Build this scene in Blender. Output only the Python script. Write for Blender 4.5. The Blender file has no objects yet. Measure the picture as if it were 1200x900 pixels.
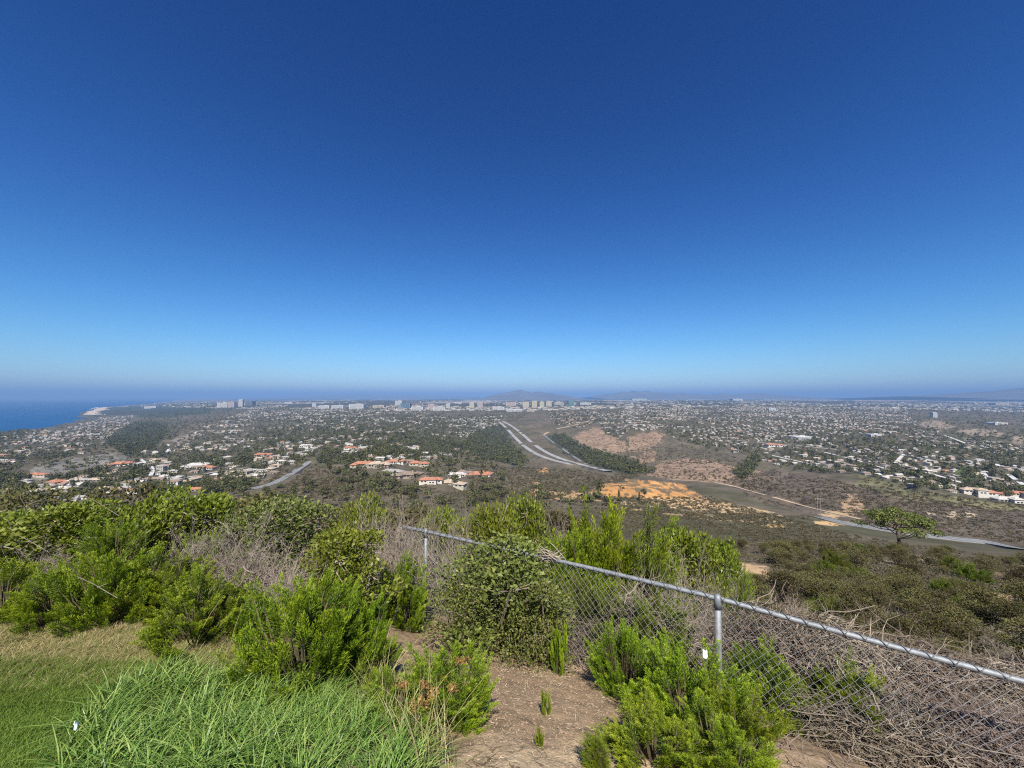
import bpy, math, random
import numpy as np
from mathutils import Vector, Euler

rng = np.random.default_rng(7)
random.seed(7)
C = bpy.context.scene
COL = C.collection
R = math.radians

# ---------------------------------------------------------------- camera, sky, sun, exposure
F, CX, CY, HZ = 452.0, 600.0, 450.0, 465.0          # focal length and centre in 1200x900 units, eye level row
PITCH = math.atan((HZ - CY) / F)
cd = bpy.data.cameras.new('camera')
cam = bpy.data.objects.new('camera', cd)
COL.objects.link(cam)
cam.location = (0, 0, 0)
cam.rotation_euler = (math.pi / 2 + PITCH, 0, 0)
cd.sensor_width = 36.0
cd.lens = F / 1200 * 36
cd.clip_start = 0.05
cd.clip_end = 200000
C.camera = cam

SUN_EL, SUN_AZ = 50.0, 176.0                         # azimuth clockwise from +Y: almost straight behind the camera
w = bpy.data.worlds.new('World')
C.world = w
w.use_nodes = True
nt = w.node_tree
bg = nt.nodes['Background']
sky = nt.nodes.new('ShaderNodeTexSky')
sky.sky_type = 'NISHITA'
sky.sun_disc = False
sky.sun_elevation = R(SUN_EL)
sky.sun_rotation = R(SUN_AZ)
sky.altitude = 250
sky.air_density = 1.0
sky.dust_density = 0.3
sky.ozone_density = 3.0
sp_ = nt.nodes.new('ShaderNodeSeparateColor')           # deepen the clear-air blue, channel by channel
cb_ = nt.nodes.new('ShaderNodeCombineColor')
nt.links.new(sky.outputs[0], sp_.inputs[0])
for ch_, (gam_, gain_, knee_) in enumerate(((2.1, .111, .085), (1.80, .245, .062), (1.62, .41, .044))):
    pw_ = nt.nodes.new('ShaderNodeMath')
    pw_.operation = 'POWER'
    pw_.inputs[1].default_value = gam_
    ml_ = nt.nodes.new('ShaderNodeMath')
    ml_.operation = 'MULTIPLY'
    ml_.inputs[1].default_value = gain_
    nt.links.new(sp_.outputs[ch_], pw_.inputs[0])
    nt.links.new(pw_.outputs[0], ml_.inputs[0])
    dn_ = nt.nodes.new('ShaderNodeMath')                 # and roll off toward the bright horizon
    dn_.operation = 'MULTIPLY_ADD'
    dn_.inputs[1].default_value = knee_
    dn_.inputs[2].default_value = 1.0
    dv_ = nt.nodes.new('ShaderNodeMath')
    dv_.operation = 'DIVIDE'
    nt.links.new(ml_.outputs[0], dn_.inputs[0])
    nt.links.new(ml_.outputs[0], dv_.inputs[0])
    nt.links.new(dn_.outputs[0], dv_.inputs[1])
    nt.links.new(dv_.outputs[0], cb_.inputs[ch_])
nt.links.new(cb_.outputs[0], bg.inputs[0])
bg.inputs[1].default_value = 0.08

sl = bpy.data.lights.new('sun', 'SUN')
sl.energy = 4.6
sl.angle = R(0.53)
sl.color = (1.0, 0.955, 0.88)
so = bpy.data.objects.new('sun', sl)
COL.objects.link(so)
so.location = (-5, -20, 30)
sd = Vector((math.sin(R(SUN_AZ)) * math.cos(R(SUN_EL)), math.cos(R(SUN_AZ)) * math.cos(R(SUN_EL)), math.sin(R(SUN_EL))))
so.rotation_euler = sd.to_track_quat('Z', 'Y').to_euler()

vs = C.view_settings
C.display_settings.display_device = 'sRGB'
vs.view_transform = 'Standard'
vs.look = 'None'
vs.exposure = 0.85
vs.gamma = 1.0
vs.use_curve_mapping = False
C.render.engine = 'CYCLES'
C.cycles.use_denoising = False
C.cycles.pixel_filter_type = 'BLACKMAN_HARRIS'
C.cycles.filter_width = 1.15
C.cycles.sample_clamp_indirect = 4.0
C.cycles.max_bounces = 6
C.cycles.diffuse_bounces = 3
C.cycles.glossy_bounces = 2
C.cycles.transparent_max_bounces = 8
C.cycles.volume_bounces = 0
C.cycles.use_adaptive_sampling = True
C.cycles.adaptive_threshold = 0.006

# ---------------------------------------------------------------- helpers
def material(name, rough=0.8, spec=0.3):
    m = bpy.data.materials.new(name)
    m.use_nodes = True
    n = m.node_tree.nodes
    b = n['Principled BSDF']
    b.inputs['Roughness'].default_value = rough
    b.inputs['Specular IOR Level'].default_value = spec
    return m, m.node_tree, b


def ramp(t, fac, stops):
    r = t.nodes.new('ShaderNodeValToRGB')
    el = r.color_ramp.elements
    while len(el) < len(stops):
        el.new(0.5)
    for e, (p, c) in zip(el, stops):
        e.position = p
        e.color = (*c, 1)
    t.links.new(fac, r.inputs[0])
    return r.outputs[0]


def noise(t, scale, detail=4, rough=0.6, coord='Object', vec=None):
    if vec is None:
        tc = t.nodes.new('ShaderNodeTexCoord')
        vec = tc.outputs[coord]
    n = t.nodes.new('ShaderNodeTexNoise')
    n.inputs['Scale'].default_value = scale
    n.inputs['Detail'].default_value = detail
    n.inputs['Roughness'].default_value = rough
    t.links.new(vec, n.inputs['Vector'])
    return n.outputs[0]


def mixc(t, a, b, fac, mode='MIX'):
    m = t.nodes.new('ShaderNodeMix')
    m.data_type = 'RGBA'
    m.blend_type = mode
    for sock, v in ((m.inputs[6], a), (m.inputs[7], b)):
        if isinstance(v, tuple):
            sock.default_value = (*v, 1)
        else:
            t.links.new(v, sock)
    if isinstance(fac, (int, float)):
        m.inputs[0].default_value = fac
    else:
        t.links.new(fac, m.inputs[0])
    return m.outputs[2]


def maths(t, op, a, b=0.0, clamp=False):
    m = t.nodes.new('ShaderNodeMath')
    m.operation = op
    m.use_clamp = clamp
    for s, v in ((m.inputs[0], a), (m.inputs[1], b)):
        if isinstance(v, (int, float)):
            s.default_value = v
        else:
            t.links.new(v, s)
    return m.outputs[0]


def simple(name, col, rough=0.8, var=0.25, scale=3.0, spec=0.3, metal=0.0, bump=0.0):
    m, t, b = material(name, rough, spec)
    f = noise(t, scale)
    lo = tuple(c * (1 - var) for c in col)
    hi = tuple(min(1, c * (1 + var)) for c in col)
    t.links.new(ramp(t, f, [(0.3, lo), (0.7, hi)]), b.inputs['Base Color'])
    b.inputs['Metallic'].default_value = metal
    if bump:
        bp = t.nodes.new('ShaderNodeBump')
        bp.inputs['Strength'].default_value = bump
        bp.inputs['Distance'].default_value = 0.02
        t.links.new(f, bp.inputs['Height'])
        t.links.new(bp.outputs[0], b.inputs['Normal'])
    return m


def leafmat(name, c0, c1, c2, trans=0.35, rough=0.5, spec=0.35, objvar=0.25):
    """Leaf colours run c0..c2 leaf by leaf (attribute tint); each plant a little lighter or darker."""
    m, t, b = material(name, rough, spec)
    at = t.nodes.new('ShaderNodeAttribute')
    at.attribute_name = 'tint'
    col = ramp(t, at.outputs['Fac'], [(0.0, c0), (0.5, c1), (1.0, c2)])
    oi = t.nodes.new('ShaderNodeObjectInfo')
    hv = t.nodes.new('ShaderNodeHueSaturation')
    t.links.new(col, hv.inputs['Color'])
    t.links.new(maths(t, 'MULTIPLY_ADD', oi.outputs['Random'], objvar * 2), hv.inputs['Value'])
    hv.inputs['Value'].links[0].from_node.inputs[2].default_value = 1 - objvar
    t.links.new(maths(t, 'MULTIPLY_ADD', oi.outputs['Random'], 0.03), hv.inputs['Hue'])
    hv.inputs['Hue'].links[0].from_node.inputs[2].default_value = 0.485
    t.links.new(hv.outputs[0], b.inputs['Base Color'])
    if trans:
        tr = t.nodes.new('ShaderNodeBsdfTranslucent')
        t.links.new(hv.outputs[0], tr.inputs['Color'])
        mx = t.nodes.new('ShaderNodeMixShader')
        mx.inputs[0].default_value = trans
        t.links.new(b.outputs[0], mx.inputs[1])
        t.links.new(tr.outputs[0], mx.inputs[2])
        t.links.new(mx.outputs[0], t.nodes['Material Output'].inputs['Surface'])
    return m


def mesh_np(name, V, faces, mats, mi=None, attrs=None, smooth=False):
    """V (n,3); faces: list of (m,k) index arrays; mats list; mi material index per face; attrs {name: (domain, type, values)}"""
    me = bpy.data.meshes.new(name)
    V = np.asarray(V, dtype=np.float32)
    faces = [np.asarray(f, dtype=np.int32) for f in faces if len(f)]
    nl = sum(f.size for f in faces)
    npoly = sum(len(f) for f in faces)
    me.vertices.add(len(V))
    me.vertices.foreach_set('co', V.ravel())
    me.loops.add(nl)
    me.polygons.add(npoly)
    me.loops.foreach_set('vertex_index', np.concatenate([f.ravel() for f in faces]))
    tot = np.concatenate([np.full(len(f), f.shape[1], dtype=np.int32) for f in faces])
    me.polygons.foreach_set('loop_start', np.concatenate([[0], np.cumsum(tot)[:-1]]).astype(np.int32))
    me.polygons.foreach_set('loop_total', tot)
    for m in mats:
        me.materials.append(m)
    if mi is not None:
        me.polygons.foreach_set('material_index', np.asarray(mi, dtype=np.int32))
    if attrs:
        for k, (dom, ty, val) in attrs.items():
            a = me.attributes.new(k, ty, dom)
            key = 'color' if 'COLOR' in ty else 'value'
            a.data.foreach_set(key, np.asarray(val, dtype=np.float32).ravel())
    me.polygons.foreach_set('use_smooth', np.full(npoly, smooth, dtype=bool))
    me.update()
    me.validate()
    return me


class MB:
    """collects quads / triangles / boxes / tubes and leaves for ONE mesh"""
    def __init__(s):
        s.v, s.q, s.t, s.qm, s.tm, s.qt, s.tt, s.n = [], [], [], [], [], [], [], 0

    def add(s, V, Q=None, T=None, m=0, tint=0.5):
        V = np.asarray(V, dtype=np.float64).reshape(-1, 3)
        if Q is not None and len(Q):
            Q = np.asarray(Q) + s.n
            s.q.append(Q)
            s.qm.append(np.full(len(Q), m))
            s.qt.append(np.broadcast_to(tint, (len(Q),)).astype(float))
        if T is not None and len(T):
            T = np.asarray(T) + s.n
            s.t.append(T)
            s.tm.append(np.full(len(T), m))
            s.tt.append(np.broadcast_to(tint, (len(T),)).astype(float))
        s.v.append(V)
        s.n += len(V)

    def leaves(s, P, A, N, L, W, m=0, tint=0.5):
        P, A, N = (np.asarray(x, float) for x in (P, A, N))
        B = np.cross(N, A)
        B /= np.linalg.norm(B, axis=1, keepdims=True) + 1e-9
        L = np.broadcast_to(L, (len(P),))[:, None]
        W = np.broadcast_to(W, (len(P),))[:, None]
        V = np.stack([P, P + A * L * .5 + B * W * .5, P + A * L, P + A * L * .5 - B * W * .5], 1).reshape(-1, 3)
        s.add(V, Q=np.arange(len(P) * 4).reshape(-1, 4), m=m, tint=tint)

    def tube(s, pts, rad, sides=4, m=0, tint=0.5, cap=False):
        pts = np.asarray(pts, float)
        k = len(pts)
        rad = np.broadcast_to(rad, (k,))
        d = np.gradient(pts, axis=0)
        d /= np.linalg.norm(d, axis=1, keepdims=True) + 1e-9
        ref = np.array([0, 0, 1.0]) if abs(d[:, 2].mean()) < .8 else np.array([1.0, 0, 0])
        u = np.cross(d, ref)
        u /= np.linalg.norm(u, axis=1, keepdims=True) + 1e-9
        v = np.cross(d, u)
        a = np.arange(sides) * 2 * math.pi / sides
        ring = pts[:, None] + rad[:, None, None] * (np.cos(a)[None, :, None] * u[:, None] + np.sin(a)[None, :, None] * v[:, None])
        i = np.arange(k - 1)[:, None] * sides
        j = np.arange(sides)[None]
        j2 = (j + 1) % sides
        Q = np.stack([i + j, i + j2, i + sides + j2, i + sides + j], -1).reshape(-1, 4)
        V = ring.reshape(-1, 3)
        T = None
        if cap:
            V = np.vstack([V, pts[0], pts[-1]])
            c0, c1, e = k * sides, k * sides + 1, (k - 1) * sides
            T = [(c0, (q + 1) % sides, q) for q in range(sides)] + [(c1, e + q, e + (q + 1) % sides) for q in range(sides)]
        s.add(V, Q=Q, T=T, m=m, tint=tint)

    def box(s, c, d, m=0, rz=0.0, tint=0.5):
        x, y, z = (k / 2 for k in d)
        V = np.array([(a * x, b * y, e * z) for e in (-1, 1) for a, b in ((-1, -1), (1, -1), (1, 1), (-1, 1))])
        cs, sn = math.cos(rz), math.sin(rz)
        V = np.stack([V[:, 0] * cs - V[:, 1] * sn, V[:, 0] * sn + V[:, 1] * cs, V[:, 2]], 1) + np.asarray(c)
        s.add(V, Q=[(3, 2, 1, 0), (4, 5, 6, 7), (0, 1, 5, 4), (1, 2, 6, 5), (2, 3, 7, 6), (3, 0, 4, 7)], m=m, tint=tint)

    def mesh(s, name, mats, smooth=False):
        Q = np.concatenate(s.q) if s.q else np.zeros((0, 4), int)
        T = np.concatenate(s.t) if s.t else np.zeros((0, 3), int)
        mi = np.concatenate([*s.qm, *s.tm])
        ti = np.concatenate([*s.qt, *s.tt])
        return mesh_np(name, np.concatenate(s.v), [Q, T], mats, mi, {'tint': ('FACE', 'FLOAT', ti)}, smooth)


def link(name, data, loc=(0, 0, 0), rz=0.0, scale=(1, 1, 1), parent=None, **props):
    o = bpy.data.objects.new(name, data)
    COL.objects.link(o)
    o.location = [float(v) for v in loc]
    o.rotation_euler = (0, 0, float(rz))
    o.scale = [float(v) for v in scale]
    if parent is not None:
        o.parent = parent
    for k, v in props.items():
        o[k] = v
    return o


def unit(a):
    return a / (np.linalg.norm(a, axis=-1, keepdims=True) + 1e-9)


def rand_dir(n):
    return unit(rng.normal(size=(n, 3)))


_perm = rng.random((256, 256))
def vnoise(x, y):
    xi, yi = np.floor(x).astype(int), np.floor(y).astype(int)
    fx, fy = x - xi, y - yi
    fx, fy = fx * fx * (3 - 2 * fx), fy * fy * (3 - 2 * fy)
    g = lambda a, b: _perm[a & 255, b & 255]
    return (g(xi, yi) * (1 - fx) + g(xi + 1, yi) * fx) * (1 - fy) + (g(xi, yi + 1) * (1 - fx) + g(xi + 1, yi + 1) * fx) * fy


def fbm(x, y, o=4):
    s = 0
    for k in range(o):
        s = s + (vnoise(x * 2 ** k + 17.3 * k, y * 2 ** k + 5.1 * k) - .5) * .5 ** k
    return s


def sstep(a, b, x):
    t = np.clip((x - a) / (b - a), 0, 1)
    return t * t * (3 - 2 * t)

# ---------------------------------------------------------------- terrain heights
SEA = -245.0
TAB = {   # bearing column: (forward distance m, sight-line row)
    0:    [(6, 690), (12, 655), (30, 630), (60, 610), (80, 618), (200, 625), (400, 603), (600, 578), (800, 555), (1200, 533), (2000, 514), (2770, 505), (2800, 506), (6000, 483), (60000, 466.8)],
    150:  [(6, 700), (12, 660), (30, 630), (60, 602), (80, 612), (200, 625), (400, 600), (600, 575), (800, 556), (1200, 535), (1800, 516), (3000, 497), (5000, 486), (8000, 477.4), (9000, 476.4), (60000, 466.8)],
    230:  [(6, 705), (12, 662), (30, 632), (60, 604), (80, 614), (200, 622), (400, 600), (600, 572), (800, 553), (1200, 533), (1800, 514), (3000, 496), (5000, 481), (7000, 474), (12000, 470.3), (60000, 466.3)],
    300:  [(6, 710), (12, 665), (30, 636), (60, 610), (80, 618), (200, 620), (400, 600), (550, 578), (700, 562), (1000, 540), (1500, 520), (2500, 500), (4000, 485), (6000, 475), (10000, 470.5), (60000, 466)],
    450:  [(6, 712), (12, 672), (30, 645), (60, 622), (80, 625), (200, 620), (400, 590), (500, 575), (600, 556), (800, 540), (1200, 524), (2000, 502), (3500, 485), (5000, 476), (10000, 469.8), (60000, 466)],
    600:  [(6, 717), (12, 680), (30, 650), (60, 635), (100, 640), (250, 625), (400, 597), (500, 580), (650, 565), (900, 549), (1200, 538), (1800, 518), (2500, 500), (3500, 486), (5000, 476.5), (10000, 469.8), (60000, 466)],
    680:  [(6, 745), (12, 700), (30, 668), (60, 645), (100, 648), (250, 625), (380, 598), (480, 574), (520, 568), (640, 566), (900, 552), (1200, 541), (1600, 524), (2000, 508), (2600, 496), (3500, 486), (5000, 476), (10000, 469.6), (60000, 466)],
    750:  [(6, 765), (12, 712), (30, 678), (60, 648), (100, 655), (220, 632), (350, 603), (480, 572), (510, 565), (560, 567), (900, 557), (1100, 546), (1400, 528), (1700, 511), (2000, 499), (3000, 486), (5000, 475), (10000, 469.3), (60000, 466)],
    900:  [(6, 775), (12, 722), (25, 684), (42, 656), (60, 640), (80, 650), (180, 642), (300, 622), (400, 602), (600, 583), (800, 567), (1000, 552), (1300, 535), (1600, 518), (2500, 494), (5000, 476.5), (10000, 469.6), (60000, 466)],
    1050: [(6, 780), (12, 732), (25, 695), (42, 662), (62, 641), (80, 658), (180, 655), (300, 631), (340, 622), (450, 603), (620, 578), (900, 550), (1300, 526), (2000, 504), (3000, 491), (5000, 478.5), (10000, 470), (60000, 466)],
    1200: [(6, 783), (12, 742), (25, 712), (42, 686), (70, 655), (90, 666), (200, 660), (330, 640), (420, 622), (500, 607), (650, 585), (900, 557), (1300, 532), (2000, 509), (3000, 495), (5000, 482), (10000, 471.2), (60000, 466)],
}
LY = np.linspace(math.log(4), math.log(120000), 420)
_cols = sorted(TAB)
AZC = np.arctan((np.array(_cols) - 600) / F)
_prof = []
for c in _cols:
    a = np.array(TAB[c], float)
    r = np.interp(LY, np.log(a[:, 0]), (a[:, 1] - HZ) / F)
    far = LY > math.log(a[-1, 0])
    r[far] = r[~far][-1] * np.exp(math.log(a[-1, 0]) - LY[far])
    k = np.ones(9) / 9
    r = np.convolve(np.pad(r, 4, mode='edge'), k, 'valid')
    _prof.append(r)
_prof = np.array(_prof)
AZG = np.linspace(-R(56), R(56), 240)
PROF = np.array([np.interp(AZG, AZC, _prof[:, j]) for j in range(len(LY))])       # (LY, AZG)
kk = np.ones(9) / 9
PROF = np.array([np.convolve(np.pad(row, 4, mode='edge'), kk, 'valid') for row in PROF])


def near_drop(X, Y):
    s = .10 + .35 * sstep(-2.3, -.3, X)
    d = 1.6 + s * np.clip(Y - 1.66, 0, None) + .18 * np.clip(X, 0, 3.5)
    d = d + .3 * np.clip(Y - 3.2, 0, None) * (1 - sstep(-2.3, -.3, X))
    return d + .05 * fbm(X * 1.1, Y * 1.1, 4) + .02 * fbm(X * 6, Y * 6, 3)


def height(X, Y):
    """terrain z (the eye is z = 0)"""
    X, Y = np.asarray(X, float), np.asarray(Y, float)
    rad = np.hypot(X, Y)
    az = np.arctan2(X, Y)
    ac = np.clip(az, -R(55.9), R(55.9))
    Yf = np.maximum(rad * np.cos(ac), 4.0)
    fa = (ac - AZG[0]) / (AZG[1] - AZG[0])
    fl = np.clip((np.log(Yf) - LY[0]) / (LY[1] - LY[0]), 0, len(LY) - 1.001)
    ia = np.clip(fa.astype(int), 0, len(AZG) - 2)
    il = fl.astype(int)
    ta, tl = fa - ia, fl - il
    r = (PROF[il, ia] * (1 - ta) + PROF[il, ia + 1] * ta) * (1 - tl) + (PROF[il + 1, ia] * (1 - ta) + PROF[il + 1, ia + 1] * ta) * tl
    far = -r * Yf
    amp = np.clip((Yf - 8) * .012, 0, 9) * (1 - sstep(2500, 6000, Yf) * .7)
    far = far + amp * (fbm(X / 170, Y / 170, 5) * sstep(60, 200, Yf) + fbm(X / 9, Y / 9, 4) * (1 - sstep(60, 200, Yf)))
    # gullies on the hillsides
    gl = np.abs(fbm(X / 120 + 9, Y / 160 + 3, 3))
    far = far + np.clip(gl * 5, 0, 1) * 11 * sstep(350, 700, Yf) * (1 - sstep(2400, 3500, Yf)) - 6.5 * sstep(350, 700, Yf) * (1 - sstep(2400, 3500, Yf))
    b = sstep(4.5, 8.5, Yf)
    z = -near_drop(X, np.clip(Y, 0, None)) * (1 - b) + far * b
    back = sstep(R(72), R(120), np.abs(az))
    z = z * (1 - back) - 1.62 * back
    # the sea bed beyond the shoreline
    cl = coast_x(Y)
    t = sstep(0, 260, cl - X)
    return np.where((Y > 500), z * (1 - t) + (SEA - 12) * t, z)


# shoreline: x of the coast as a function of y, from three sighted points and on out to the far cape
_cy = np.array([0, 1500, 2200, 2770, 3600, 5000, 7000, 9200, 11500, 15000, 60000, 200000.])
_cx = np.array([-4600, -3900, -3760, -3640, -4250, -5600, -7600, -9850, -12200, -16700, -67500, -230000.])
def coast_x(Y):
    return np.interp(Y, _cy, _cx) + 90 * fbm(np.asarray(Y) / 700, np.asarray(Y) * 0, 3)


def project(X, Y, Z):
    c, s = math.cos(PITCH), math.sin(PITCH)
    d = Y * c + Z * s
    u = -Y * s + Z * c
    d = np.where(np.abs(d) < 1e-6, 1e-6, d)
    return CX + F * X / d, CY - F * u / d


def ray(px, py):
    c, s = math.cos(PITCH), math.sin(PITCH)
    a, b = (px - CX) / F, -(py - CY) / F
    dx, dy, dz = a, c - b * s, s + b * c
    return dx / dy, dz / dy                           # per metre forward


YS = np.exp(np.linspace(math.log(1.2), math.log(58000), 2400))
_pxg = np.arange(-60, 1264, 3.0)
_front = []
for p_ in _pxg:
    xs_ = (p_ - CX) / F * YS
    _, q_ = project(xs_, YS, height(xs_, YS))
    _front.append(np.minimum.accumulate(q_))
_front = np.array(_front)


def ground(px, py):
    """first point of the terrain met by the sight lines px, py (arrays)"""
    px, py = np.atleast_1d(np.asarray(px, float)), np.atleast_1d(np.asarray(py, float))
    px, py = np.broadcast_arrays(px, py)
    i = np.clip(np.round((px - _pxg[0]) / 3).astype(int), 0, len(_pxg) - 1)
    Y = np.empty(px.shape)
    for k in np.unique(i):
        m = i == k
        Y[m] = np.interp(-py[m], -_front[k], YS)
    X = (px - CX) / F * Y
    return np.stack([X, Y, height(X, Y)], -1)


def front_row(px, Y):
    i = np.clip(np.round((px - _pxg[0]) / 3).astype(int), 0, len(_pxg) - 1)
    j = np.clip(np.searchsorted(YS, Y) - 3, 0, len(YS) - 1)
    return _front[i, j]


def inpoly(px, py, poly):
    P = np.array(poly, float)
    res = np.zeros(np.shape(px), bool)
    n = len(P)
    for i in range(n):
        x0, y0 = P[i]
        x1, y1 = P[(i + 1) % n]
        if y0 == y1:
            continue
        cnd = ((py > min(y0, y1)) & (py <= max(y0, y1))) & (px < (py - y0) * (x1 - x0) / (y1 - y0) + x0)
        res ^= cnd
    return res


# land cover areas, sighted from the camera and laid on the terrain
ORANGE = [(690, 575), (705, 567), (760, 563), (800, 567), (812, 577), (830, 585), (870, 592), (905, 600), (890, 606), (850, 601), (800, 602), (765, 590), (735, 583), (700, 582)]
ORANGE2 = [(620, 575), (650, 572), (690, 578), (690, 586), (640, 584), (620, 582)]
BROWN = [[(668, 515), (680, 508), (700, 500), (712, 508), (735, 520), (735, 530), (720, 531), (695, 526), (680, 521)],
         [(735, 512), (765, 505), (780, 510), (772, 520), (752, 530), (738, 529)],
         [(755, 558), (772, 545), (800, 537), (835, 540), (870, 548), (905, 556), (902, 566), (880, 572), (840, 566), (800, 562)],
         [(740, 534), (768, 528), (770, 540), (752, 545)]]
FIELD = [(30, 556), (45, 544), (85, 538), (125, 532), (150, 533), (150, 541), (120, 546), (90, 552), (60, 560), (35, 562)]
FIELD2 = [(200, 517), (214, 510), (232, 505), (222, 517), (208, 524)]
FIELD3 = [(540, 533), (575, 527), (598, 528), (598, 537), (570, 540)]
DARKHILL = [(850, 560), (905, 552), (960, 560), (1040, 577), (1130, 592), (1200, 600), (1200, 640), (1100, 628), (1000, 612), (900, 592), (860, 575)]
PATCHES = [[(1078, 495), (1100, 492), (1118, 500), (1105, 505), (1085, 503)], [(1118, 505), (1145, 503), (1176, 507), (1172, 512), (1140, 511)], [(1184, 512), (1200, 510), (1200, 520), (1186, 519)]]
PARK = [(1118, 552), (1128, 545), (1140, 548), (1146, 558), (1138, 567), (1124, 562)]
VERGE = [(1010, 556), (1060, 572), (1130, 584), (1200, 592), (1200, 601), (1130, 594), (1050, 584), (1000, 568)]
WOODS = [[(125, 520), (140, 505), (160, 494), (190, 495), (198, 505), (186, 522), (168, 536), (150, 534)],
         [(575, 500), (592, 497), (600, 520), (620, 540), (610, 548), (560, 535), (540, 520), (560, 505)],
         [(640, 512), (660, 508), (690, 525), (720, 535), (750, 545), (770, 553), (740, 556), (700, 548), (665, 532), (645, 520)],
         [(858, 553), (868, 545), (888, 532), (890, 540), (878, 556), (868, 562)],
         [(100, 470), (250, 472), (245, 484), (180, 490), (150, 486), (108, 488)]]
SUB = [[(0, 512), (60, 500), (118, 482), (160, 480), (150, 500), (130, 520), (100, 532), (40, 542), (0, 560)],
       [(0, 556), (30, 556), (70, 560), (120, 552), (150, 545), (190, 555), (150, 580), (60, 592), (0, 590)],
       [(150, 545), (175, 535), (200, 520), (240, 500), (300, 478), (395, 480), (400, 505), (390, 522), (360, 535), (320, 556), (285, 572), (200, 580), (160, 578)],
       [(300, 478), (460, 476), (530, 490), (520, 510), (560, 520), (530, 533), (480, 545), (420, 545), (395, 525), (370, 505)],
       [(515, 492), (590, 487), (588, 500), (574, 514), (540, 512), (520, 505)],
       [(640, 484), (700, 480), (705, 494), (672, 503), (652, 498)],
       [(700, 484), (760, 478), (900, 474), (1060, 478), (1072, 494), (1110, 510), (1160, 516), (1200, 525), (1200, 586), (1160, 586), (1110, 577), (1060, 570), (1010, 556), (960, 555), (910, 548), (885, 534), (840, 528), (790, 515), (775, 503), (735, 506), (726, 514), (708, 510), (703, 498)],
       [(0, 505), (0, 520), (30, 512), (40, 500)]]


def cover_masks(X, Y, Z):
    px, py = project(X, Y, Z)
    px = px + 5 * fbm(X / 40, Y / 40, 3)
    py = py + 3 * fbm(X / 40 + 50, Y / 40, 3)
    ok = Y > 250
    return px, py, ok


# ---------------------------------------------------------------- terrain sheet
nr, na = 820, 1150
azf = np.linspace(-R(58), R(58), na - 140)
azb = np.linspace(R(58), 2 * math.pi - R(58), 142)[1:-1]
az = np.concatenate([azf, azb])
rr = np.exp(np.linspace(math.log(.6), math.log(95000), nr))
AZ, RR = np.meshgrid(az, rr)
TX, TY = RR * np.sin(AZ), RR * np.cos(AZ)
TZ = height(TX, TY)
n = len(az)
base = np.arange(nr - 1)[:, None] * n
j = np.arange(n)[None]
Q = np.stack([base + j, base + (j + 1) % n, base + n + (j + 1) % n, base + n + j], -1).reshape(-1, 4)[:, ::-1]
V = np.stack([TX, TY, TZ], -1).reshape(-1, 3)
V = np.vstack([V, [[0, 0, -1.6]]])
T = np.stack([np.arange(n), np.full(n, nr * n), (np.arange(n) + 1) % n], 1)[:, ::-1]
X, Y, Z = V.T
px, py, ok = cover_masks(X, Y, Z)
fr = np.hypot(X, Y)
col = np.zeros((len(V), 3))
def paint(mask, c, k=1.0):
    global col
    mk = np.clip(np.asarray(mask, float) * k, 0, 1)[:, None]
    col = col * (1 - mk) + np.array(c) * mk
col[:] = (.100, .083, .055)                                         # grey brown coastal scrub
nz = fbm(X / 300, Y / 300, 4)
paint(sstep(-.05, .25, nz), (.076, .072, .038), .8)
paint(sstep(.05, .3, fbm(X / 90 + 4, Y / 90, 4)), (.125, .10, .068), .6)
paint(sstep(4200, 6000, Y), (.055, .055, .042), .85)
for s_ in SUB:
    paint(ok & inpoly(px, py, s_), (.088, .077, .050), .85)
for s_ in BROWN:
    paint(ok & inpoly(px, py, s_), (.25, .17, .115), .9)
paint(ok & inpoly(px, py, DARKHILL), (.115, .089, .067), .85)
paint(ok & inpoly(px, py, VERGE), (.15, .14, .07), .8)
paint(ok & inpoly(px, py, FIELD), (.17, .155, .13), .95)
paint(ok & inpoly(px, py, FIELD2), (.22, .18, .15), .9)
paint(ok & inpoly(px, py, FIELD3), (.14, .11, .085), .9)
paint(ok & inpoly(px, py, PARK), (.07, .10, .03), .9)
for s_ in PATCHES:
    paint(ok & inpoly(px, py, s_), (.24, .19, .14), .9)
for s_ in WOODS:
    paint(ok & inpoly(px, py, s_), (.05, .055, .035), .9)
om = ok & inpoly(px, py, ORANGE)
lumps = fbm(X / 12, Y / 12, 4)
paint(om, (.47, .24, .085), .95)
paint(om & (py + 5 * lumps > 583), (.42, .30, .165), .9)
paint((om | (ok & inpoly(px, py, [(690, 580), (900, 600), (940, 612), (880, 614), (760, 606), (700, 592)]))) & (lumps > .06), (.10, .09, .06), .85)
paint(ok & inpoly(px, py, [(690, 583), (765, 590), (905, 600), (930, 611), (880, 612), (800, 606), (730, 596)]) & (lumps < -.03), (.41, .30, .175), .85)
paint(ok & inpoly(px, py, ORANGE2) & (lumps < .1), (.46, .30, .15), .8)
for (a_, b_, rx, ry, c_) in [(638, 551, 5, 3, (.45, .25, .11)), (628, 568, 4, 4, (.42, .24, .12)), (1000, 592, 14, 10, (.36, .24, .14)), (985, 603, 20, 3, (.42, .30, .16)), (1135, 603, 7, 3, (.45, .36, .25)), (1091, 602, 4, 3, (.5, .42, .3)), (1116, 605, 8, 3, (.45, .36, .25)), (975, 612, 18, 3, (.5, .33, .16)), (905, 616, 12, 3, (.5, .33, .15)), (665, 493, 16, 3, (.2, .15, .12))]:
    paint(ok & ((((px - a_) / rx) ** 2 + ((py - b_) / ry) ** 2) + 2 * lumps < 1), c_, .9)
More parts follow.
